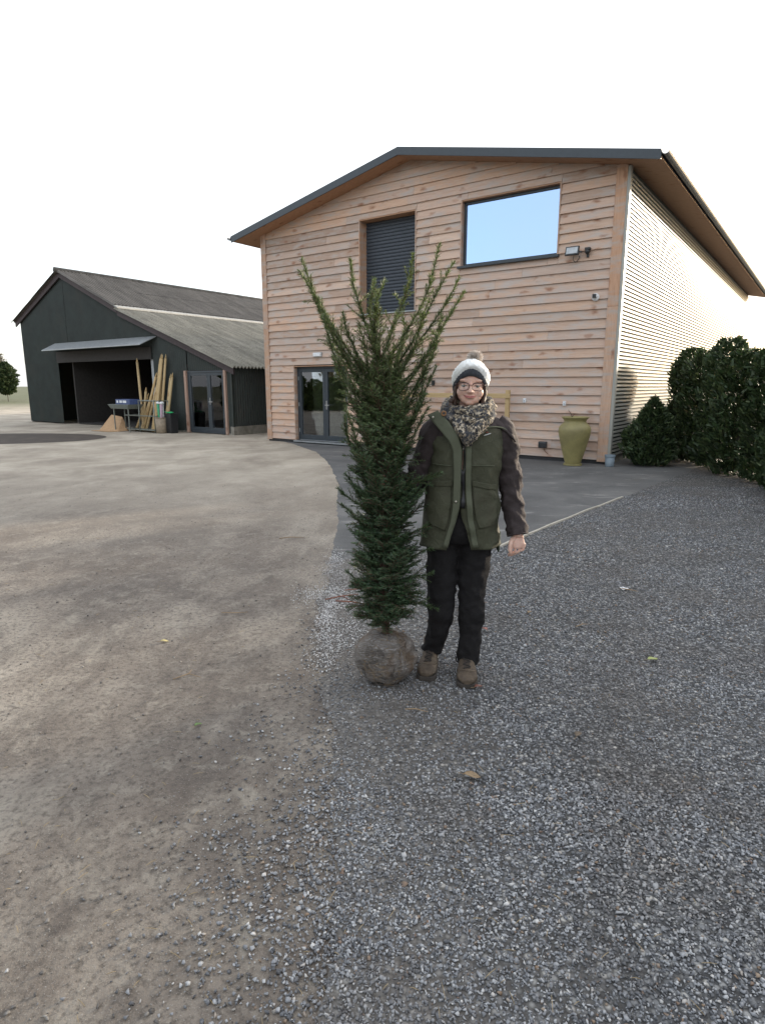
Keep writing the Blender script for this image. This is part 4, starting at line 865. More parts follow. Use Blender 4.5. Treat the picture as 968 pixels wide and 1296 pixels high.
for s, hx, kn, an in ((-1, .325, (.32, 3.185, .45), (.276, 3.258, .10)), (1, .49, (.479, 3.175, .47), (.461, 3.172, .10))):
    limb(bd, [(hx, 3.2, .92, .085), (hx, 3.2, .72, .074), (*kn, .056), ((kn[0] + an[0]) / 2 + .004, (kn[1] + an[1]) / 2 - .006, .26, .039), (*an, .030), (an[0], an[1] - .0, .055, .028)], 18, 20)
limb(bd, [(.55, 3.2, 1.345, .06), (.61, 3.195, 1.325, .056), (.64, 3.2, 1.22, .046), (.662, 3.205, 1.10, .040), (.68, 3.175, .95, .036), (.703, 3.135, .83, .029), (.706, 3.125, .785, .027)], 18, 22)
limb(bd, [(.34, 3.2, 1.345, .06), (.28, 3.195, 1.325, .056), (.225, 3.2, 1.22, .046), (.175, 3.205, 1.07, .040), (.105, 3.165, 1.075, .034), (.06, 3.135, 1.085, .028)], 18, 20)
# her left hand, hanging relaxed, back of the hand to the front
bd.loft([[Vector((.706 + w_ * math.cos(2 * math.pi * j / 16), 3.118 + dy + .014 * math.sin(2 * math.pi * j / 16), z)) for j in range(16)] for z, w_, dy in ((.80, .027, .007), (.775, .031, .002), (.755, .036, -.002), (.735, .035, -.003), (.728, .028, -.001))])
for i, (kx, L1, L2, L3, dx) in enumerate(((.673, .030, .024, .016, -.008), (.695, .034, .026, .018, -.022), (.717, .031, .025, .017, -.036), (.739, .023, .019, .015, -.046))):
    k0 = Vector((kx, 3.112, .742)); k1 = k0 + Vector((dx * .15, .0, -L1)); k2 = k1 + Vector((dx * .6, .012, -L2 * .75)); k3 = k2 + Vector((dx * .75, .012, -L3 * .35))
    bd.tube([k0 + Vector((0, 0, .012)), k0, k0.lerp(k1, .6), k1, k1.lerp(k2, .5), k2, k2.lerp(k3, .6), k3, k3 + (k3 - k2) * .12], [.0072, .0070, .0066, .0069, .0064, .0065, .0057, .0048, .002], 10)
bd.tube([(.682, 3.118, .785), (.668, 3.105, .765), (.661, 3.098, .742), (.660, 3.094, .722), (.664, 3.093, .706), (.667, 3.093, .702)], [.013, .0125, .0105, .0095, .007, .002], 10)
# her right hand, closed round the trunk
hx0 = Vector((.05, 3.128, 1.088)); bd.ell((.032, 3.112, 1.09), (.030, .022, .038), 16, 10)
for i in range(4):
    z = 1.118 - i * .0195; pts = [Vector((.035, 3.105, z))] + [Vector((.004 + .029 * math.cos(a), 3.085 + .029 * math.sin(a), z - .003)) for a in (R(20), R(-30), R(-80), R(-130), R(-170))]
    bd.tube(pts, [.0095, .0092, .0088, .0082, .0074, .005], 8)
bd.tube([(.04, 3.125, 1.115), (.018, 3.122, 1.13), (-.008, 3.115, 1.132), (-.022, 3.10, 1.128)], [.012, .0105, .009, .005], 8)
body = fuse('body', bd, .0028, 3, SKIN)
bv = BVHTree.FromPolygons([p.co.copy() for p in body.data.vertices], [tuple(p.vertices) for p in body.data.polygons])
def face(x, z, off=0.0):
    o_ = hp(x, -.4, z); d_ = HR @ Vector((0, 1, 0)); h_, n_, i_, dist = bv.ray_cast(o_, d_)
    return (h_ if h_ else hp(x, -.07, z)) - d_ * off
# --- face details, children of the body (sub-parts)
def fobj(name, b, mat, smooth=True): return obj(name, b, mat, body, smooth)
EYEW = simple('eye_white', (.22, .205, .20), .25, 0, .05); IRIS = simple('iris', (.06, .055, .05), .2, 0, .3); LIP = simple('lips', (.46, .17, .15), .4, 0, .12, 60); BROWH = simple('eyebrow', (.06, .035, .025), .7)
for s in (-1, 1):
    ex, ez = s * .0315, -.010; p = face(ex, ez)
    b = B(); b.ell(p, (.0125, .0030, .0046), 16, 8, HR); e = fobj('eye', b, EYEW)
    b = B(); b.ell(face(ex, ez + .0005, .0024), (.0064, .0022, .0048), 14, 8, HR); fobj('iris', b, IRIS)
    b = B(); b.tube([face(ex + dx, ez + .0062 - 26 * dx * dx, .0022) for dx in (-.0145, -.010, -.005, 0, .005, .010, .0145)], [.0006, .0014, .0017, .0017, .0017, .0014, .0006], 6); fobj('eyelashes', b, BROWH)
    b = B(); b.tube([face(ex + dx * s, ez + .0195 + .10 * dx - 11 * dx * dx, .0012) for dx in (-.019, -.012, -.004, .004, .012, .019)], [.0014, .0021, .0022, .0020, .0016, .0008], 6); fobj('eyebrow', b, BROWH)
b = B(); b.tube([face(x, -.0630 + 7.5 * x * x, -.0002) for x in np.linspace(-.029, .029, 11)], [.0006, .0024, .0034, .0038, .0040, .0041, .0040, .0038, .0034, .0024, .0006], 8); fobj('lower_lip', b, LIP)
b = B(); b.tube([face(x, -.0575 + 5.0 * x * x - .0016 * math.exp(-(x / .004) ** 2), -.0002) for x in np.linspace(-.029, .029, 13)], [.0006, .0018, .0025, .0029, .0032, .0033, .0028, .0033, .0032, .0029, .0025, .0018, .0006], 8); fobj('upper_lip', b, LIP)
b = B(); b.tube([face(x, -.0602 + 6.5 * x * x, .0022) for x in np.linspace(-.032, .032, 11)], [.0004, .0009, .001, .001, .001, .001, .001, .001, .001, .0009, .0004], 5); fobj('mouth_line', b, simple('mouth_dark', (.14, .04, .04), .6))
# --- hair
hr = random.Random(2); b = B()
for s in (-1, 1):
    for i in range(22):
        a = hr.uniform(-.1, .9); x0 = s * (.070 + hr.uniform(-.004, .005)); y0 = -.02 + .055 * a
        tz = hr.uniform(-.12, -.09) if s > 0 else hr.uniform(-.24, -.12); tx = s * (.062 + hr.uniform(-.01, .018)) if s > 0 else -.086 + hr.uniform(-.018, .02)
        b.tube([hp(x0 * .96, y0, .05), hp(x0 * 1.04, y0, .0), hp(x0 * 1.04 + hr.uniform(-.003, .003), y0 - .004, -.045), hp((x0 + tx) / 2, y0 - .012, -.09), hp(tx, y0 - .02 + hr.uniform(-.01, .01), tz)], [.0045, .006, .006, .005, .002], 6)
for i in range(7):   # plait over her right shoulder
    b.ell(hp(-.092 - .004 * math.sin(i * 3.1), -.045 - .002 * i, -.085 - .018 * i), (.0125 - .0008 * i, .012 - .0008 * i, .014), 10, 8)
b.ell(hp(0, .035, -.01), (.079, .078, .10), 24, 16, HR)
fobj('hair', b, HAIRM)
b = B(); b.tube([hp(-.092 + .012 * math.cos(a), -.062 + .012 * math.sin(a), -.205) for a in np.linspace(0, 2 * math.pi, 11)], .006, 6); fobj('hair_tie', b, simple('orange_tie', (.22, .10, .035), .6))
# --- glasses
GF = simple('dark_red_frame', (.05, .016, .016), .3); LENS = glass('spectacle_lens', .02, (.97, .98, .98)); gl = pobj('glasses', B().tube([hp(-.009, -.1015, -.006), hp(-.004, -.104, -.003), hp(.004, -.104, -.003), hp(.009, -.1015, -.006)], .0016, 6), GF)
for s in (-1, 1):
    loop = []
    for i in range(28):
        a = 2 * math.pi * i / 28; cx_ = math.copysign(abs(math.cos(a)) ** .55, math.cos(a)); cz_ = math.copysign(abs(math.sin(a)) ** .6, math.sin(a))
        x = s * .0335 + .0255 * cx_; z = -.012 + .0185 * cz_ * (1 - .12 * (s * cx_ < 0) * (cz_ < 0)); loop.append((x, -.1005 + 3.2 * (abs(x) - .01) ** 2 * 1.6, z))
    b = B(); b.tube([hp(*p) for p in loop] + [hp(*loop[0])], [.0021 if p[2] > -.005 else .0014 for p in loop] + [.0018], 6, cap=False); obj('rim', b, GF, gl, True)
    b = B(); n_ = len(loop); ctr = hp(s * .0335, -.0985, -.012); b.add([ctr] + [hp(p[0], p[1] + .001, p[2]) for p in loop], [(0, i + 1, (i + 1) % n_ + 1) for i in range(n_)]); obj('lens', b, LENS, gl, True)
    b = B(); b.tube([hp(s * .0585, -.095, -.002), hp(s * .071, -.088, .0), hp(s * .0775, -.04, .0), hp(s * .078, .01, -.002)], [.0022, .002, .0016, .0014], 6); obj('temple', b, GF, gl, True)
# --- bobble hat
hat = B(); n_ = 132; rings = []; HC = (0, .014, 0)
def hatring(z_f, z_b, rx, ry, rib, drop=.030):
    ring = []
    for j in range(n_):
        a = 2 * math.pi * j / n_; fb = .5 - .5 * math.sin(a)       # 1 at the front (-y)
        k_ = 1 + rib * (math.sin(a * 44)); ring.append(hp(rx * k_ * math.cos(a), .014 + ry * k_ * math.sin(a), z_b + (z_f - z_b) * fb ** 1.0 - drop * abs(math.cos(a)) ** 2))
    return ring
band = B(); band.loft([hatring(.047, -.035, .0765, .092, 0), hatring(.040, -.046, .081, .098, .012), hatring(.044, -.044, .0865, .104, .020), hatring(.060, -.02, .0885, .107, .020, .036), hatring(.074, .0, .087, .105, .020, .044), hatring(.083, .010, .083, .099, .012, .050), hatring(.081, .010, .079, .093, 0, .050)], False)
hat_o = pobj('hat', B(), WHITEK); 
crown = []
for f in np.linspace(0, 1, 16):
    t_ = f * math.pi / 2; k_ = math.cos(t_) ** .55 * (1 + .16 * math.sin(min(1, f * 1.6) * math.pi)); crown.append(hatring(.074 + .050 * math.sin(t_), -.006 + .126 * math.sin(t_), max(.004, .086 * k_), max(.004, .104 * k_), 0, .050 * (1 - f) ** 1.2))
cm = B(); cm.loft(crown, False); me = cm.mesh('hat')
for vtx in me.vertices:
    q = HM.inverted() @ vtx.co; d = Vector((q.x, q.y, q.z - .03)).normalized(); a = math.atan2(q.y, q.x); k_ = .0028 * math.sin(a * 20) * math.cos(q.z * 260) + .004 * mnoise.noise(d * 3.5) + .0025 * mnoise.noise(d * 11)
    vtx.co = vtx.co + (HR @ d) * k_
me.materials.append(WHITEK); me.polygons.foreach_set('use_smooth', [True] * len(me.polygons)); hat_o.data = me
pobj('hat_band', band, GREYK, True, hat_o)
pc = np.array(hp(.014, .020, .134)); g = np.random.default_rng(3); nf = 3600; d = unit(g.normal(0, 1, (nf, 3))); L_ = g.uniform(.018, .038, (nf, 1)); C_ = pc + d * (.006 + L_ / 2) * [1.05, 1, .82]; w_ = unit(np.cross(d, g.normal(0, 1, (nf, 3)))) * .0011
PF = NT('pompom_fur'); gg = PF.n('NewGeometry'); PF.set(Base_Color=PF.ramp(gg.outputs['Random Per Island'], [(0, (.42, .35, .31)), (.5, (.66, .59, .53)), (1, (.88, .84, .78))]), Roughness=.8); PF = PF.m
quads('pompom', C_, w_, unit(d + g.normal(0, .25, (nf, 3))) * L_ / 2, PF, hat_o)['kind'] = 'stuff'
# --- trousers
tr = B()
limb(tr, [(.41, 3.195, .97, .125), (.41, 3.195, .86, .128), (.408, 3.197, .78, .118), (.408, 3.197, .75, .10)], 36, 12, .004, 1, 1.38)
limb(tr, [(.332, 3.197, .86, .088), (.325, 3.197, .76, .086), (.320, 3.19, .64, .084), (.319, 3.182, .50, .079), (.320, 3.185, .40, .075), (.316, 3.205, .28, .066), (.297, 3.234, .18, .058), (.284, 3.250, .125, .057), (.279, 3.254, .10, .057)], 36, 60, .0075, 3)
limb(tr, [(.485, 3.197, .86, .090), (.492, 3.197, .76, .092), (.489, 3.19, .64, .087), (.482, 3.177, .50, .076), (.481, 3.17, .42, .072), (.480, 3.168, .28, .066), (.476, 3.16, .16, .060), (.470, 3.16, .10, .061), (.467, 3.162, .07, .060)], 36, 60, .0075, 8)
trz = fuse('trousers', tr, .006, 2, TROUS)
b = B()
for cx_, cy_, cz_, r_, s in ((.279, 3.254, .108, .0595, 1), (.467, 3.162, .078, .0625, 2)):
    b.tube([(cx_ + r_ * math.cos(a), cy_ + r_ * math.sin(a), cz_ + .004 * math.sin(2 * a + s)) for a in np.linspace(0, 2 * math.pi, 25)], .004, 6)
pobj('trouser_hem', b, TROUS, True, trz)
# --- boots
def boot(toe, heel, name):
    toe = Vector((*toe, 0)); heel = Vector((*heel, 0)); ax = (toe - heel); Lb = ax.length; ax.normalize(); sx = Vector((0, 0, 1)).cross(ax); 
    def P_(t_, s_, z_): return heel + ax * (t_ * Lb) + sx * s_ + Vector((0, 0, z_))
    tt = np.linspace(0, 1, 15); wd = np.interp(tt, [0, .06, .2, .4, .62, .78, .9, .97, 1], [.024, .036, .041, .041, .051, .055, .053, .044, .028])
    b = B(); lo = [P_(t_, w_, .004) for t_, w_ in zip(tt, wd)] + [P_(t_, -w_, .004) for t_, w_ in zip(tt[::-1], wd[::-1])]; hi = [P_(t_, w_ + .002, .032) for t_, w_ in zip(tt, wd)] + [P_(t_, -w_ - .002, .032) for t_, w_ in zip(tt[::-1], wd[::-1])]
    b.loft([lo, hi]); so = pobj(name, b, SOLE, False); bev(so, .004)
    up = B(); rings = []
    hh = np.interp(tt, [0, .1, .3, .5, .66, .8, .92, 1], [.10, .125, .13, .108, .088, .082, .076, .056])
    for t_, w_, h_ in zip(tt, wd, hh):
        ring = []
        for j in range(20):
            a = 2 * math.pi * j / 20; c_ = math.cos(a); s2 = math.sin(a); ring.append(P_(t_, (w_ - .001) * math.copysign(abs(c_) ** .75, c_), .03 + (h_ - .03) * (.5 + .5 * math.copysign(abs(s2) ** .8, s2))))
        rings.append(ring)
    up.loft(rings); c0 = P_(.2, 0, .11); limb(up, [(*P_(.24, 0, .06), .043), (*P_(.22, 0, .12), .044), (*P_(.2, 0, .17), .044)], 20, 8, .002, 4)
    u = fuse('upper', up, .0045, 2, LEATH, so)
    for vt in u.data.vertices: vt.co += vt.normal * (.004 * mnoise.noise(vt.co * 34) + .0025 * mnoise.noise(vt.co * 85))
    bvb = BVHTree.FromPolygons([p.co.copy() for p in u.data.vertices], [tuple(p.vertices) for p in u.data.polygons])
    lc = B()
    for k_ in range(5):
        t_ = .44 + .065 * k_; pts = []
        for s_ in np.linspace(-.02, .02, 7):
            h_ = bvb.ray_cast(P_(t_ + .03 * (s_ / .02) * (1 if k_ % 2 else -1), s_, .4), Vector((0, 0, -1)))[0]; pts.append((h_ if h_ else P_(t_, s_, .1)) + Vector((0, 0, .002)))
        lc.tube(pts, .0034, 6)
    tg = B(); rw = []
    for t_ in np.linspace(.36, .72, 9):
        row = []
        for s_ in np.linspace(-.017, .017, 5):
            h_ = bvb.ray_cast(P_(t_, s_, .4), Vector((0, 0, -1)))[0]; row.append((h_ if h_ else P_(t_, s_, .1)) + Vector((0, 0, .0015)))
        rw.append(row)
    tg.loft(rw, False, close=False); pobj('tongue', tg, simple('boot_tongue', (.045, .034, .026), .9, 0, .4, 30), True, so)
    pobj('laces', lc, simple('boot_lace', (.022, .018, .015), .8), True, so)
    tc = B(); pts = []
    for s_ in np.linspace(-.046, .046, 13):
        t_ = .80 - 30 * s_ * s_ * 1.2; h_ = bvb.ray_cast(P_(t_, s_, .4), Vector((0, 0, -1)))[0]; pts.append((h_ if h_ else P_(t_, s_, .04)) + Vector((0, 0, .001)))
    tc.tube(pts, .0025, 5); pobj('toe_cap_seam', tc, LEATH, True, so)
boot((.228, 3.055), (.288, 3.318), 'boot'); boot((.442, 2.968), (.466, 3.235), 'boot')
# --- inner top that shows in the open front
b = B(); limb(b, [(.44, 3.2, 1.38, .09), (.43, 3.195, 1.15, .112), (.415, 3.192, .98, .118), (.41, 3.192, .84, .118)], 30, 16, .004, 6, 1.35); pobj('inner_top', b, simple('black_top', (.016, .016, .018), .9))
# --- jacket: open at the front below the zip
JZ = [.735, .80, .92, 1.05, 1.15, 1.22, 1.29, 1.34, 1.375, 1.405, 1.43]
JV = [(.410, 3.192, .214, .150), (.410, 3.192, .208, .147), (.412, 3.191, .196, .142), (.419, 3.19, .185, .138), (.428, 3.19, .181, .135), (.434, 3.19, .183, .132), (.440, 3.192, .192, .125), (.443, 3.195, .178, .112), (.444, 3.198, .150, .097), (.444, 3.2, .115, .084), (.444, 3.2, .092, .074)]
jz, jv = smooth_interp(JZ, JV, 76); nA = 120; rows = []
for z, (cx_, cy_, a_, b_) in zip(jz, jv):
    gr = glf = R(np.interp(z, [.735, .945, .96, 1.31, 1.43], [13, 1.2, .8, .8, 30])); pc_ = R(np.interp(z, [.735, .95, 1.3, 1.4], [-5, -5, -7, 0])); row = []
    for j in range(nA + 1):
        ph = pc_ + gr + (2 * math.pi - glf - gr) * j / nA; s_ = math.sin(ph); c_ = math.cos(ph); e_ = 2 / 2.5
        x = cx_ + a_ * math.copysign(abs(s_) ** e_, s_); y = cy_ - b_ * math.copysign(abs(c_) ** e_, c_)
        nx, ny = s_, -c_
        k_ = .011 * mnoise.noise(Vector((x * 7, y * 5, z * 6))) + .0075 * mnoise.noise(Vector((x * 17, y * 9, z * 15 + 7))) + .004 * math.sin(z * 62 + 9 * x + 5 * mnoise.noise(Vector((x * 5, z * 5, 3)))) * max(0, mnoise.noise(Vector((x * 6 + 4, z * 5, 1)))) * 2
        k_ += .009 * max(0, 1 - 3.2 * abs(mnoise.noise(Vector((x * 4.5 + z * 2.5, y * 3, z * 5.5 - x * 3 + 9))))) ** 2 - .003
        hemz = .008 * mnoise.noise(Vector((ph * 1.2, 0, 4))) if z < .76 else 0
        row.append((x + nx * k_, y + ny * k_, z + hemz))
    rows.append(row)
jb = B(); jb.loft(rows, False, close=False); jk = pobj('jacket', jb, [OLIVE, BROWN])
for pl_ in jk.data.polygons:
    cc = pl_.center; zl = np.interp(cc.x, [.22, .40, .44, .451, .496, .565, .628, .648], [1.30, 1.33, 1.33, 1.301, 1.347, 1.355, 1.335, 1.32])
    if cc.y > 3.21: zl = 1.26
    if cc.z > zl: pl_.material_index = 1
jbv = BVHTree.FromPolygons([p.co.copy() for p in jk.data.vertices], [tuple(p.vertices) for p in jk.data.polygons])
m = jk.modifiers.new('solid', 'SOLIDIFY'); m.thickness = .005; m.offset = -1
def drape(x, z, off=.006, y=None):
    h_ = jbv.ray_cast(Vector((x, 2.4, z)), Vector((0, 1, 0)))[0]
    if h_ is None or h_.y > 3.2: return Vector((x, y if y is not None else 3.1, z))
    return Vector((x, (h_.y if y is None else min(h_.y, y)) - off, z))
def densify(pts, n):
    s = np.linspace(0, len(pts) - 1, n); return [tuple(np.interp(s_, range(len(pts)), [p[k_] for p in pts]) for k_ in range(len(pts[0]))) for s_ in s]
def ribbon(left, right, n=26, m_=5, off=.006, th=.004, ys=None):
    Lf = densify(left, n); Rt = densify(right, n); rw = []
    for (a, c_) in zip(Lf, Rt):
        row = []
        for k_ in range(m_ + 1):
            f = k_ / m_; row.append(drape(a[0] + (c_[0] - a[0]) * f, a[1] + (c_[1] - a[1]) * f, off, (a[2] + (c_[2] - a[2]) * f) if len(a) > 2 else None))
        rw.append(row)
    b = B(); b.loft(rw, False, close=False); return b
def rib_obj(name, b, mat, th=.004):
    o = pobj(name, b, mat, True, jk); m = o.modifiers.new('solid', 'SOLIDIFY'); m.thickness = th; m.offset = 0; return o

# sleeves, dark brown
SLV = [[(.575, 3.2, 1.355, .066), (.602, 3.195, 1.335, .074), (.634, 3.2, 1.25, .069), (.660, 3.206, 1.12, .062), (.676, 3.185, .99, .0575), (.694, 3.152, .87, .054), (.706, 3.128, .795, .0515)],
       [(.315, 3.2, 1.355, .066), (.288, 3.195, 1.335, .074), (.246, 3.2, 1.25, .068), (.200, 3.21, 1.13, .060), (.168, 3.203, 1.062, .057), (.112, 3.168, 1.068, .050), (.066, 3.138, 1.085, .044)]]
for i, s_ in enumerate(SLV):
    b = B(); limb(b, s_, 40, 70, .0085, 5 + i * 9, cap=False); o = pobj('sleeve', b, BROWN); m = o.modifiers.new('solid', 'SOLIDIFY'); m.thickness = .004; m.offset = -1
    e = Vector(s_[-1][:3]); d_ = (e - Vector(s_[-2][:3])).normalized(); r_ = s_[-1][3]; u_ = d_.orthogonal().normalized(); w2 = d_.cross(u_)
    b = B(); b.tube([e - d_ * .004 + (u_ * math.cos(a) + w2 * math.sin(a)) * (r_ + .001) for a in np.linspace(0, 2 * math.pi, 29)], .0045, 6); pobj('cuff', b, BROWN, True, o)
# storm flap, plackets, zip, pockets
fl = [(.224, 1.414, 3.135), (.267, 1.363, 3.085), (.326, 1.293, 3.05), (.347, 1.25, 3.05), (.354, 1.132, 3.05), (.353, .968, 3.05), (.343, .887, 3.05), (.306, .752, 3.05)]
fr = [(.277, 1.437, 3.125), (.332, 1.378, 3.07), (.373, 1.312, 3.045), (.390, 1.25, 3.045), (.389, 1.132, 3.045), (.389, .968, 3.045), (.372, .887, 3.045), (.330, .750, 3.045)]
rib_obj('storm_flap', ribbon(fl, fr, 44, 6, .010), OLIVED, .005)
rib_obj('placket', ribbon([(.412, 1.30), (.413, 1.129), (.421, .968), (.431, .887), (.458, .752)], [(.438, 1.30), (.440, 1.129), (.449, .968), (.459, .887), (.488, .752)], 36, 4, .008), OLIVED, .005)
rib_obj('zip', ribbon([(.390, 1.31), (.389, 1.129), (.392, .955)], [(.410, 1.31), (.411, 1.129), (.414, .955)], 30, 2, .004), DARK, .003)
b = B(); b.tube([drape(.399, 1.255, .012), drape(.399, 1.225, .013)], [.004, .003], 6); pobj('zip_puller', b, BRASS, True, jk)
rib_obj('pocket', ribbon([(.452, 1.080), (.458, .98), (.470, .90), (.490, .848)], [(.575, 1.040), (.588, .98), (.586, .90), (.566, .858)], 22, 12, .006), OLIVE, .004)
rib_obj('pocket', ribbon([(.232, 1.055), (.225, .97), (.226, .90), (.245, .862)], [(.345, 1.080), (.343, .99), (.334, .90), (.315, .835)], 22, 12, .006), OLIVE, .004)
rib_obj('pocket_flap', ribbon([(.448, 1.094), (.449, 1.066)], [(.578, 1.066), (.580, 1.036)], 6, 14, .010), OLIVE, .003)
rib_obj('pocket_flap', ribbon([(.230, 1.082), (.230, 1.056)], [(.350, 1.094), (.350, 1.066)], 6, 14, .010), OLIVE, .003)
b = B(); b.tube([drape(*p_, .004) for p_ in densify([(.440, 1.172), (.56, 1.165)], 14)], .0022, 5); pobj('seam', b, OLIVED, True, jk)
b = B(); b.tube([drape(*p_, .004) for p_ in densify([(.252, 1.172), (.345, 1.168)], 12)], .0022, 5); pobj('seam', b, OLIVED, True, jk)
b = B(); b.tube([drape(*p_, .006) for p_ in densify([(.446, 1.296), (.470, 1.325), (.496, 1.347), (.535, 1.357), (.57, 1.357)], 20)] + [Vector((.60, 3.115, 1.352)), Vector((.632, 3.125, 1.335)), Vector((.652, 3.14, 1.318))], .0045, 6); pobj('piping', b, OLIVED, True, jk)
# shoulder cape overlay on her left shoulder
cp = B(); rowsc = []
for f in np.linspace(0, 1, 9):
    row = []
    for g_ in np.linspace(0, 1, 13):
        # from the neck (g=0) to the sleeve head (g=1); f: front edge to back
        x = .505 + (.668 - .505) * g_; zt = 1.425 - .045 * g_ - .055 * g_ ** 3; a = R(-72 + 150 * f); ry = .088 + .005 * g_; rz = .072 - .010 * g_
        row.append((x, 3.2 + ry * math.sin(a), zt - rz * (1 - math.cos(a)) + .006 * mnoise.noise(Vector((x * 14, f * 3, 2)))))
    rowsc.append(row)
cp.loft(rowsc, False, close=False); rib_obj('shoulder_cape', cp, BROWN, .006)
for p_ in ((.251, 1.405), (.338, 1.281), (.366, 1.117), (.367, .99)):
    b = B(); q = drape(*p_, .016, 3.1 if p_[1] > 1.4 else 3.06); b.ell(q, (.006, .003, .006), 12, 6); pobj('snap', b, BRASS, True, jk)
b = B(); b.tube([drape(x_, 1.318 + .010 * (x_ - .505) / .035, .005) for x_ in np.linspace(.500, .538, 8)], [.001, .003, .0035, .003, .0035, .003, .0028, .001], 6); pobj('badge', b, simple('badge_grey', (.42, .43, .42), .5), True, jk)
b = B(); b.tube([drape(x_, 1.333, .005) for x_ in (.512, .518, .526)], [.001, .0025, .001], 6); pobj('badge_mark', b, simple('badge_red', (.3, .03, .02), .5), True, jk)
b = B(); rw = []
for z, k_ in ((1.40, 1.05), (1.43, 1.10), (1.462, 1.18), (1.475, 1.22)):
    rw.append([(.444 + .112 * k_ * math.sin(a), 3.205 - .098 * k_ * math.cos(a), z + .012 * math.cos(a * 2) - .02 * math.cos(a)) for a in np.linspace(R(52), R(308), 40)])
b.loft(rw, False, close=False); rib_obj('collar', b, BROWN, .006)
b = B(); b.tube([Vector((.303, 3.088, 1.424)) + Vector((.010 * math.cos(a), 0, .010 * math.sin(a))) for a in np.linspace(0, 2 * math.pi, 13)], .0045, 6); pobj('collar_toggle', b, simple('toggle_leather', (.20, .10, .04), .6), True, jk)
b = B(); rw = []
for z, k_ in ((.80, 1.0), (.74, 1.0), (.705, .98)):
    rw.append([(.412 + .213 * k_ * math.sin(a), 3.192 - .142 * k_ * math.cos(a), z - (0.02 if z < .72 else 0) * math.sin(5 * a)) for a in np.linspace(R(70), R(180), 16)])
b.loft(rw, False, close=False); rib_obj('lining', b, simple('dark_green_lining', (.012, .03, .016), .9), .003)
# --- scarf
t = NT('patterned_scarf'); v = t.coord(); dn = t.n('TexNoise', i_Vector=v, i_Scale=30.0, i_Detail=4.0); mv = t.n('VectorMath', operation='SCALE', i_0=dn.outputs['Color'], i_Scale=.04); ad = t.n('VectorMath', operation='ADD', i_0=v, i_1=mv.outputs[0])
vo = t.n('TexVoronoi', i_Vector=ad.outputs[0], i_Scale=95.0); sp_ = t.n('SeparateColor', i_Color=vo.outputs['Color'])
c = t.ramp(sp_.outputs[0], [(0, (.022, .022, .026)), (.25, (.05, .052, .058)), (.45, (.11, .092, .068)), (.62, (.25, .205, .145)), (.82, (.46, .40, .31)), (1, (.06, .055, .05))], 'CONSTANT')
c = t.mix(t.ramp(t.noise(v, 11, 4, .6), [(.5, 0), (.66, .8)]), c, (.06, .066, .08)); t.set(Base_Color=c, Roughness=.9); t.bump(t.noise(v, 70, 4, .6, 1.0), .9, .012); SCARF = t.m
sc = B()
def scarf_loop(a_, b_, cx_, cy_, z0, dzf, r_, seed, n=72, m_=22, dzs=0.0):
    rr = []
    for i in range(n + 1):
        t_ = 2 * math.pi * i / n; fr_ = math.cos(t_); p = Vector((cx_ + a_ * math.sin(t_), cy_ - b_ * fr_, z0 - dzf * fr_ + dzs * math.sin(t_))); out = Vector((math.sin(t_), -fr_, 0)); up_ = Vector((0, 0, 1)); ring = []
        for j in range(m_):
            q = 2 * math.pi * j / m_; k_ = r_ * (1 + .22 * mnoise.noise(Vector((t_ * 2.2, math.cos(q) * 1.2, math.sin(q) * 1.2 + seed))) + .16 * math.sin(q * 4 + t_ * 5 + seed + 2.5 * mnoise.noise(Vector((t_ * 3, seed, 0)))) + .09 * math.sin(q * 7 - t_ * 9 + seed))
            ring.append(p + out * math.cos(q) * k_ * .85 + up_ * math.sin(q) * k_)
        rr.append(ring)
    sc.loft(rr, False)
scarf_loop(.108, .106, .440, 3.195, 1.452, .026, .034, 1.3, dzs=.006); scarf_loop(.112, .112, .434, 3.19, 1.412, .030, .037, 5.1, dzs=-.004); scarf_loop(.100, .112, .436, 3.188, 1.382, .036, .034, 9.7)
limb(sc, [(.36, 3.085, 1.40, .030), (.385, 3.055, 1.355, .033), (.408, 3.035, 1.318, .032), (.418, 3.03, 1.29, .026), (.42, 3.03, 1.268, .012)], 22, 26, .0065, 3, .95)
limb(sc, [(.52, 3.085, 1.405, .028), (.47, 3.052, 1.36, .034), (.438, 3.033, 1.325, .032), (.424, 3.028, 1.295, .022), (.422, 3.03, 1.28, .010)], 22, 26, .0065, 7, .95)
pobj('scarf', sc, SCARF)
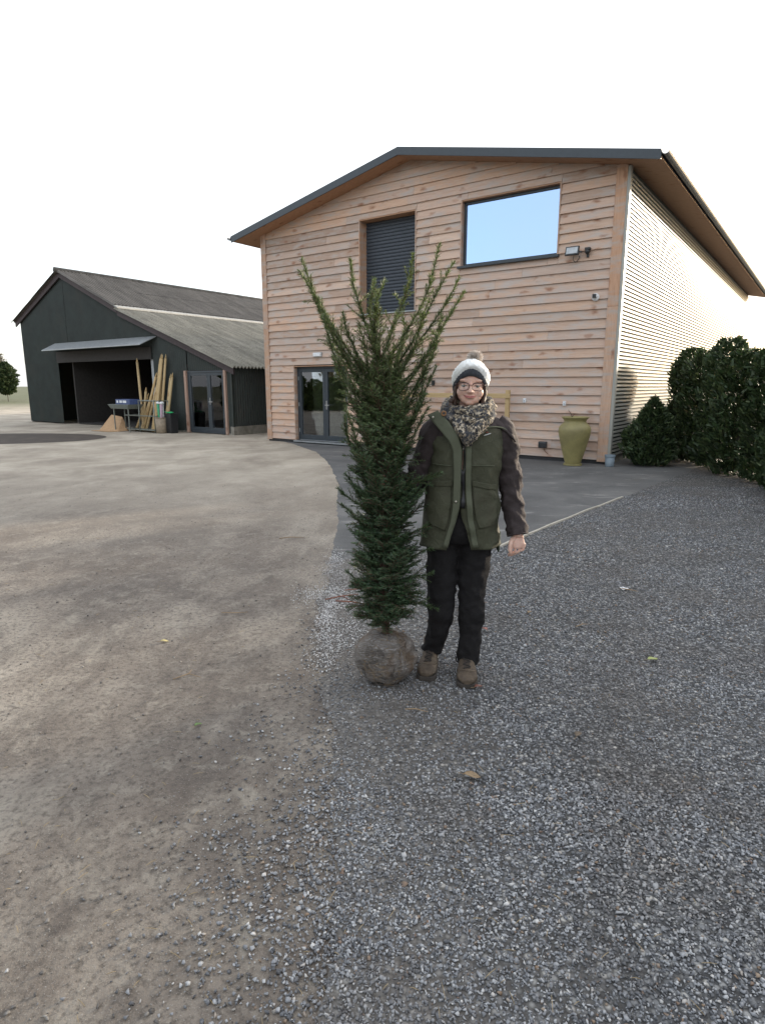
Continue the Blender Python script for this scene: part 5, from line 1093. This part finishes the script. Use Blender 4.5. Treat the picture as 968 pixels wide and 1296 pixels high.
# ---------------------------------------------------------------- loose stones and litter on the ground
srng = np.random.default_rng(77); SHAPES = []
for i in range(28):
    bm = bmesh.new(); sc_ = np.array([1.0, srng.uniform(.6, .95), srng.uniform(.45, .75)])
    for p in unit(srng.normal(0, 1, (9, 3))): bm.verts.new(Vector(p * sc_ * srng.uniform(.8, 1.1)))
    bmesh.ops.convex_hull(bm, input=bm.verts[:]); lone = [v_ for v_ in bm.verts if not v_.link_faces]; bmesh.ops.delete(bm, geom=lone, context='VERTS'); bmesh.ops.triangulate(bm, faces=bm.faces[:]); bm.verts.index_update()
    SHAPES.append((np.array([v_.co[:] for v_ in bm.verts]), np.array([[v_.index for v_ in f_.verts] for f_ in bm.faces]))); bm.free()
def scatter(name, XY, rad, zb, mat, tilt=.5, sink=.35):
    VV, FF, off = [], [], 0; n = len(XY); which = srng.integers(0, len(SHAPES), n)
    for s_ in range(len(SHAPES)):
        idx = np.where(which == s_)[0]; m_ = len(idx)
        if not m_: continue
        V0, F0 = SHAPES[s_]; a = srng.uniform(0, 2 * math.pi, m_); tx = srng.normal(0, tilt, m_)
        ca, sa, ct, st_ = np.cos(a), np.sin(a), np.cos(tx), np.sin(tx); Z_ = np.zeros(m_)
        Rm = np.stack([np.stack([ca, -sa * ct, sa * st_], 1), np.stack([sa, ca * ct, -ca * st_], 1), np.stack([Z_, st_, ct], 1)], 1)
        P_ = np.einsum('nij,vj->nvi', Rm, V0) * rad[idx][:, None, None]; P_[:, :, 0] += XY[idx, 0][:, None]; P_[:, :, 1] += XY[idx, 1][:, None]; P_[:, :, 2] += (zb + rad[idx] * sink)[:, None]
        VV.append(P_.reshape(-1, 3)); FF.append((F0[None] + (off + np.arange(m_) * len(V0))[:, None, None]).reshape(-1, 3)); off += m_ * len(V0)
    V_ = np.concatenate(VV); F_ = np.concatenate(FF); me = bpy.data.meshes.new(name); me.vertices.add(len(V_)); me.vertices.foreach_set('co', V_.astype(np.float32).ravel())
    me.loops.add(F_.size); me.loops.foreach_set('vertex_index', F_.astype(np.int32).ravel()); me.polygons.add(len(F_)); me.polygons.foreach_set('loop_start', np.arange(0, F_.size, 3, dtype=np.int32)); me.update(calc_edges=True)
    o = obj(name, me, mat); o['kind'] = 'stuff'; return o
def stonemat(name, stops, rough=.7):
    t = NT(name); g_ = t.n('NewGeometry'); v = t.coord(); c = t.ramp(g_.outputs['Random Per Island'], stops)
    c = t.mix(t.ramp(t.noise(v, 160, 3), [(.45, 0), (.7, .35)]), c, (.30, .29, .28)); c = t.mix(t.ramp(t.noise(v, 1.4, 4, .6), [(.48, 0), (.68, .6)]), c, (.13, .11, .092)); c = t.mix(t.ramp(t.noise(v, 2.3, 5, .65), [(.54, 0), (.70, .6)]), c, (.055, .055, .058))
    t.set(Base_Color=c, Roughness=rough); return t.m
SLATE = stonemat('slate_gravel', [(0, (.06, .064, .072)), (.3, (.135, .142, .155)), (.62, (.245, .255, .272)), (.88, (.40, .41, .42)), (.95, (.56, .55, .53)), (.97, (.24, .17, .11)), (1, (.16, .10, .07))])
GRIT = stonemat('pale_grit', [(0, (.30, .29, .28)), (.4, (.58, .575, .57)), (.8, (.78, .78, .78)), (1, (.30, .25, .22))]); PEB = stonemat('yard_pebble', [(0, (.05, .047, .045)), (.5, (.13, .12, .11)), (.85, (.24, .225, .205)), (1, (.36, .33, .29))])
ge_y = [p[1] for p in GEDGE[:7]]; ge_x = [p[0] for p in GEDGE[:7]]
def gline_y(x): return np.interp(x, [-.5, -.25, .57] + [p[0] for p in GLINE], [5.3, 5.57, 5.66] + [p[1] for p in GLINE])
def vis(x, y): return np.abs(x) < .62 * (.98 * y + .33) + .12
def zone(n, y0, y1):
    y = srng.uniform(y0, y1, n * 3); x = srng.uniform(-.8, .62 * (.98 * y1 + .33) + .1, n * 3); w = np.array([mnoise.noise(Vector((a * 2.2, c_ * 2.2, 1))) for a, c_ in zip(x, y)])
    k_ = (x > np.interp(y, ge_y, ge_x) + w * .13 - .01 - .10 * srng.uniform(0, 1, len(x)) ** 3) & (y < gline_y(x) - .03) & vis(x, y); return x[k_], y[k_]
PX, PYY, PR = [], [], []
for dens, y0, y1, r0, r1 in ((15000, .85, 2.2, .0042, .0098), (8500, 2.2, 3.4, .0042, .0098), (3600, 3.4, 5.2, .005, .0105), (1500, 5.2, 9.5, .007, .013)):
    xmax = .62 * (.98 * y1 + .33) + .1; x, y = zone(int(dens * (y1 - y0) * (xmax + .8) / 3), y0, y1)
    trod = np.clip(1.25 - (x - np.interp(y, ge_y, ge_x)) / .75, 0, 1) * np.clip((y - 1.9) / .6, 0, 1) * .72 + .25 * np.array([max(0, mnoise.noise(Vector((a * 1.3, c_ * 1.3, 6)))) for a, c_ in zip(x, y)])
    k_ = srng.uniform(0, 1, len(x)) > trod; x, y = x[k_], y[k_]; PX.append(x); PYY.append(y); PR.append((r0 + (r1 - r0) * srng.uniform(0, 1, len(x)) ** 2.2) * (1 + .35 * np.array([mnoise.noise(Vector((a * .9, c_ * .9, 12))) for a, c_ in zip(x, y)])) * np.where(srng.uniform(0, 1, len(x)) < .02, 1.5, 1))
XY = np.stack([np.concatenate(PX), np.concatenate(PYY)], 1); scatter('gravel_stones', XY, np.concatenate(PR), .004, SLATE); print('stones', len(XY))
# stones spilt on to the yard in drifts
XS, YS, RS = [], [], []
for cx_, cy_, sx_, sy_, n_ in ((-.30, 1.5, .2, .3, 1100), (-.24, 2.4, .08, .5, 900), (-.18, 1.6, .08, .5, 900), (-.33, 1.72, .17, .13, 420), (-.52, 1.88, .14, .07, 150), (-.24, 2.02, .10, .14, 220), (-.42, 2.34, .09, .09, 60), (-.58, 2.62, .07, .07, 60), (-.62, 2.40, .10, .10, 40), (-.44, 2.98, .08, .07, 70), (-.36, 3.22, .08, .14, 120), (-.42, 3.75, .07, .25, 160), (-.75, 1.55, .25, .2, 60), (-.25, 1.35, .12, .2, 260)):
    XS.append(srng.normal(cx_, sx_, n_)); YS.append(srng.normal(cy_, sy_, n_)); RS.append(.0035 + .0075 * srng.uniform(0, 1, n_) ** 1.7)
scatter('spilt_stones', np.stack([np.concatenate(XS), np.concatenate(YS)], 1), np.concatenate(RS), .002, SLATE)
n_ = 3400; y = 1.0 + 9 * srng.uniform(0, 1, n_) ** 1.4; x = srng.uniform(-1, 0, n_) * (.62 * (.98 * y + .33) + .1); k_ = x < np.interp(y, ge_y, ge_x); r_ = .0022 + .0085 * srng.uniform(0, 1, n_) ** 4
scatter('yard_pebbles', np.stack([x[k_], y[k_]], 1), r_[k_], .001, PEB)
XS, YS, RS = [], [], []
for cx_, cy_, sx_, sy_, n_ in ((-.43, 5.25, .06, .2, 420), (-.36, 4.85, .09, .12, 420), (-.52, 4.45, .10, .10, 260), (-.30, 4.35, .12, .16, 520), (-.38, 3.95, .05, .22, 420), (-.22, 3.7, .12, .25, 350), (-.33, 3.45, .06, .15, 200)):
    n_ *= 2; sx_ *= .8; XS.append(srng.normal(cx_, sx_, n_)); YS.append(srng.normal(cy_, sy_, n_)); RS.append(srng.uniform(.002, .008, n_))
scatter('pale_grit', np.stack([np.concatenate(XS), np.concatenate(YS)], 1), np.concatenate(RS), .009, GRIT, .6, .2)
# straw and twig bits, too many to tell apart
b = B(); lr = random.Random(12)
for i in range(420):
    y = 1.1 + 6 * lr.random() ** 1.5; x = lr.uniform(-1, 1) * (.6 * y + .2); L_ = lr.uniform(.012, .05); a = lr.uniform(0, 6.28); z = .012 if x > -.3 else .005; z += lr.uniform(0, .008) if x > -.3 else 0
    d_ = Vector((math.cos(a), math.sin(a), lr.uniform(-.1, .1))) * L_; m_ = Vector((x, y, z)); b.tube([m_ - d_ * .5, m_ + Vector((0, 0, .002)), m_ + d_ * .5], [.0006, .001, .0006], 4, cap=False)
obj('straw_litter', b, simple('dry_straw', (.30, .23, .13), .9, 0, .5, 8))['kind'] = 'stuff'
RED = simple('red_twig', (.20, .075, .045), .8, 0, .3); DRYT = simple('dry_twig', (.28, .20, .12), .9, 0, .3)
def stick(x, y, pts, r_, mat, label, fork=None):
    o = empty('twig', (x, y, .006 if x < -.45 else .016), 0, label, 'twig'); b = B(); b.tube(pts, [r_] * (len(pts) - 1) + [r_ * .4], 6); obj('stem', b, mat, o, True)
    if fork: b = B(); b.tube(fork, [r_ * .8, r_ * .4], 6); obj('side_shoot', b, mat, o, True)
stick(-1.06, 3.13, [(-.07, -.05, 0), (0, 0, .008), (.0, .06, .004)], .0028, DRYT, 'pale three pronged twig lying on the packed dirt yard', [(0, 0, .008), (.075, -.035, .003)])
stick(-.30, 4.36, [(-.12, -.05, .003), (0, .0, .012), (.12, .06, .006)], .005, RED, 'red brown twig on the pale grit beside the yew', [(0, 0, .012), (.06, -.06, .004)])
stick(-.24, 4.24, [(-.1, .04, .003), (.02, -.0, .01), (.11, -.04, .006)], .005, RED, 'second red brown twig crossing the pale grit beside the yew')
stick(-.16, 4.52, [(-.13, 0, .003), (0, .02, .01), (.13, .03, .006)], .004, RED, 'long thin reddish twig behind the crossed ones on the grit')
stick(1.31, 3.81, [(-.05, -.02, .003), (0, 0, .012), (.05, .02, .004)], .003, DRYT, 'pale forked twig lying on the open gravel', [(0, 0, .012), (.01, .05, .004)])
stick(1.9, 4.5, [(-.06, .07, .003), (-.01, .0, .014), (.05, -.02, .006)], .004, DRYT, 'brown twig beside the scrap of white paper')
stick(.16, 2.72, [(-.05, .02, .004), (.0, .01, .012), (.06, -.01, .006)], .003, DRYT, 'short brown twig on the gravel in front of the boots')
stick(-1.02, 4.05, [(-.1, .02, .003), (.0, .0, .009), (.08, .02, .006)], .003, DRYT, 'thin straw coloured twig on the middle of the yard')
stick(-.95, 6.2, [(-.12, .0, .003), (.0, .02, .012), (.14, .03, .006)], .005, DRYT, 'dry twig lying on the yard out towards the double door')
def leaf(x, y, L_, col, nm, label, rz=0.0):
    o = empty('fallen_leaf', (x, y, .018 if x > -.3 else .006), rz, label, 'leaf'); b = B(); n_ = 8; top = []
    rows_ = []
    for i in range(n_ + 1):
        f = i / n_; w_ = L_ * .26 * math.sin(math.pi * f) ** .8 + .0005; rows_.append([(f * L_ - L_ / 2, -w_, .004 * math.sin(f * 5) + .006), (f * L_ - L_ / 2, 0, .002 + .004 * math.sin(f * 5)), (f * L_ - L_ / 2, w_, .006 + .004 * math.sin(f * 5))])
    b.loft(rows_, False, close=False); q = obj('blade', b, simple(nm, col, .6, 0, .3, 40), o, True); m_ = q.modifiers.new('solid', 'SOLIDIFY'); m_.thickness = .0008
    b = B(); b.tube([(-L_ * .85, .004, .003), (-L_ / 2, 0, .003), (L_ * .3, 0, .004)], [.0012, .001, .0005], 5); obj('stalk', b, MATS['dry_twig'], o, True)
leaf(.50, 2.97, .05, (.16, .06, .045), 'red_leaf', 'red brown fallen leaf at the toe of the left boot', .4)
leaf(.73, 4.80, .06, (.20, .33, .07), 'green_leaf', 'fresh green leaf lying on the gravel behind the woman', 1.2)
leaf(.66, 3.75, .05, (.34, .13, .10), 'pinkish_leaf', 'pinkish red leaf on the gravel beside the trouser leg', 2.0)
leaf(1.55, 3.30, .07, (.30, .34, .12), 'olive_leaf', 'pale olive leaf on the open gravel', .3)
leaf(.88, 2.52, .06, (.10, .075, .05), 'dark_leaf', 'curled dark brown leaf on the coarse gravel', 1.0)
leaf(-1.35, 3.58, .05, (.42, .36, .16), 'yellow_leaf', 'yellowish leaf lying on the packed dirt yard', .2)
leaf(.36, 2.22, .07, (.24, .17, .10), 'tan_leaf', 'long tan leaf on the gravel in front of the woman', -.3)
leaf(1.02, 4.05, .055, (.28, .2, .1), 'tan_leaf', 'small tan leaf beside the pale forked twig', .9)
leaf(-.86, 2.62, .04, (.12, .2, .06), 'weed_green', 'small green weed leaf on the yard by the spilt stones', .9)
o = empty('paper_scrap', (1.87, 4.56, .016), .4, 'scrap of white paper lying on the gravel', 'paper'); b = B(); b.add([(-.03, -.02, 0), (.03, -.018, .006), (.028, .02, .0), (-.025, .022, .012)], [(0, 1, 2), (0, 2, 3)]); q = obj('sheet', b, WHITEM, o); m_ = q.modifiers.new('solid', 'SOLIDIFY'); m_.thickness = .001
b = B(); b.add([(.0, .0, .004), (.026, .019, .001), (.006, .028, .014)], [(0, 1, 2)]); q = obj('fold', b, WHITEM, o); m_ = q.modifiers.new('solid', 'SOLIDIFY'); m_.thickness = .001
# dark soil bed at the edge of the yard, by the barn bay
pts = [(-11.5 + 3.1 * math.cos(a), 18.6 + 2.0 * math.sin(a)) for a in np.linspace(0, 2 * math.pi, 40)]
fill('soil_bed', pts, .004, simple('dark_soil', (.055, .042, .032), .95, 0, .4, 3, .8, 20))
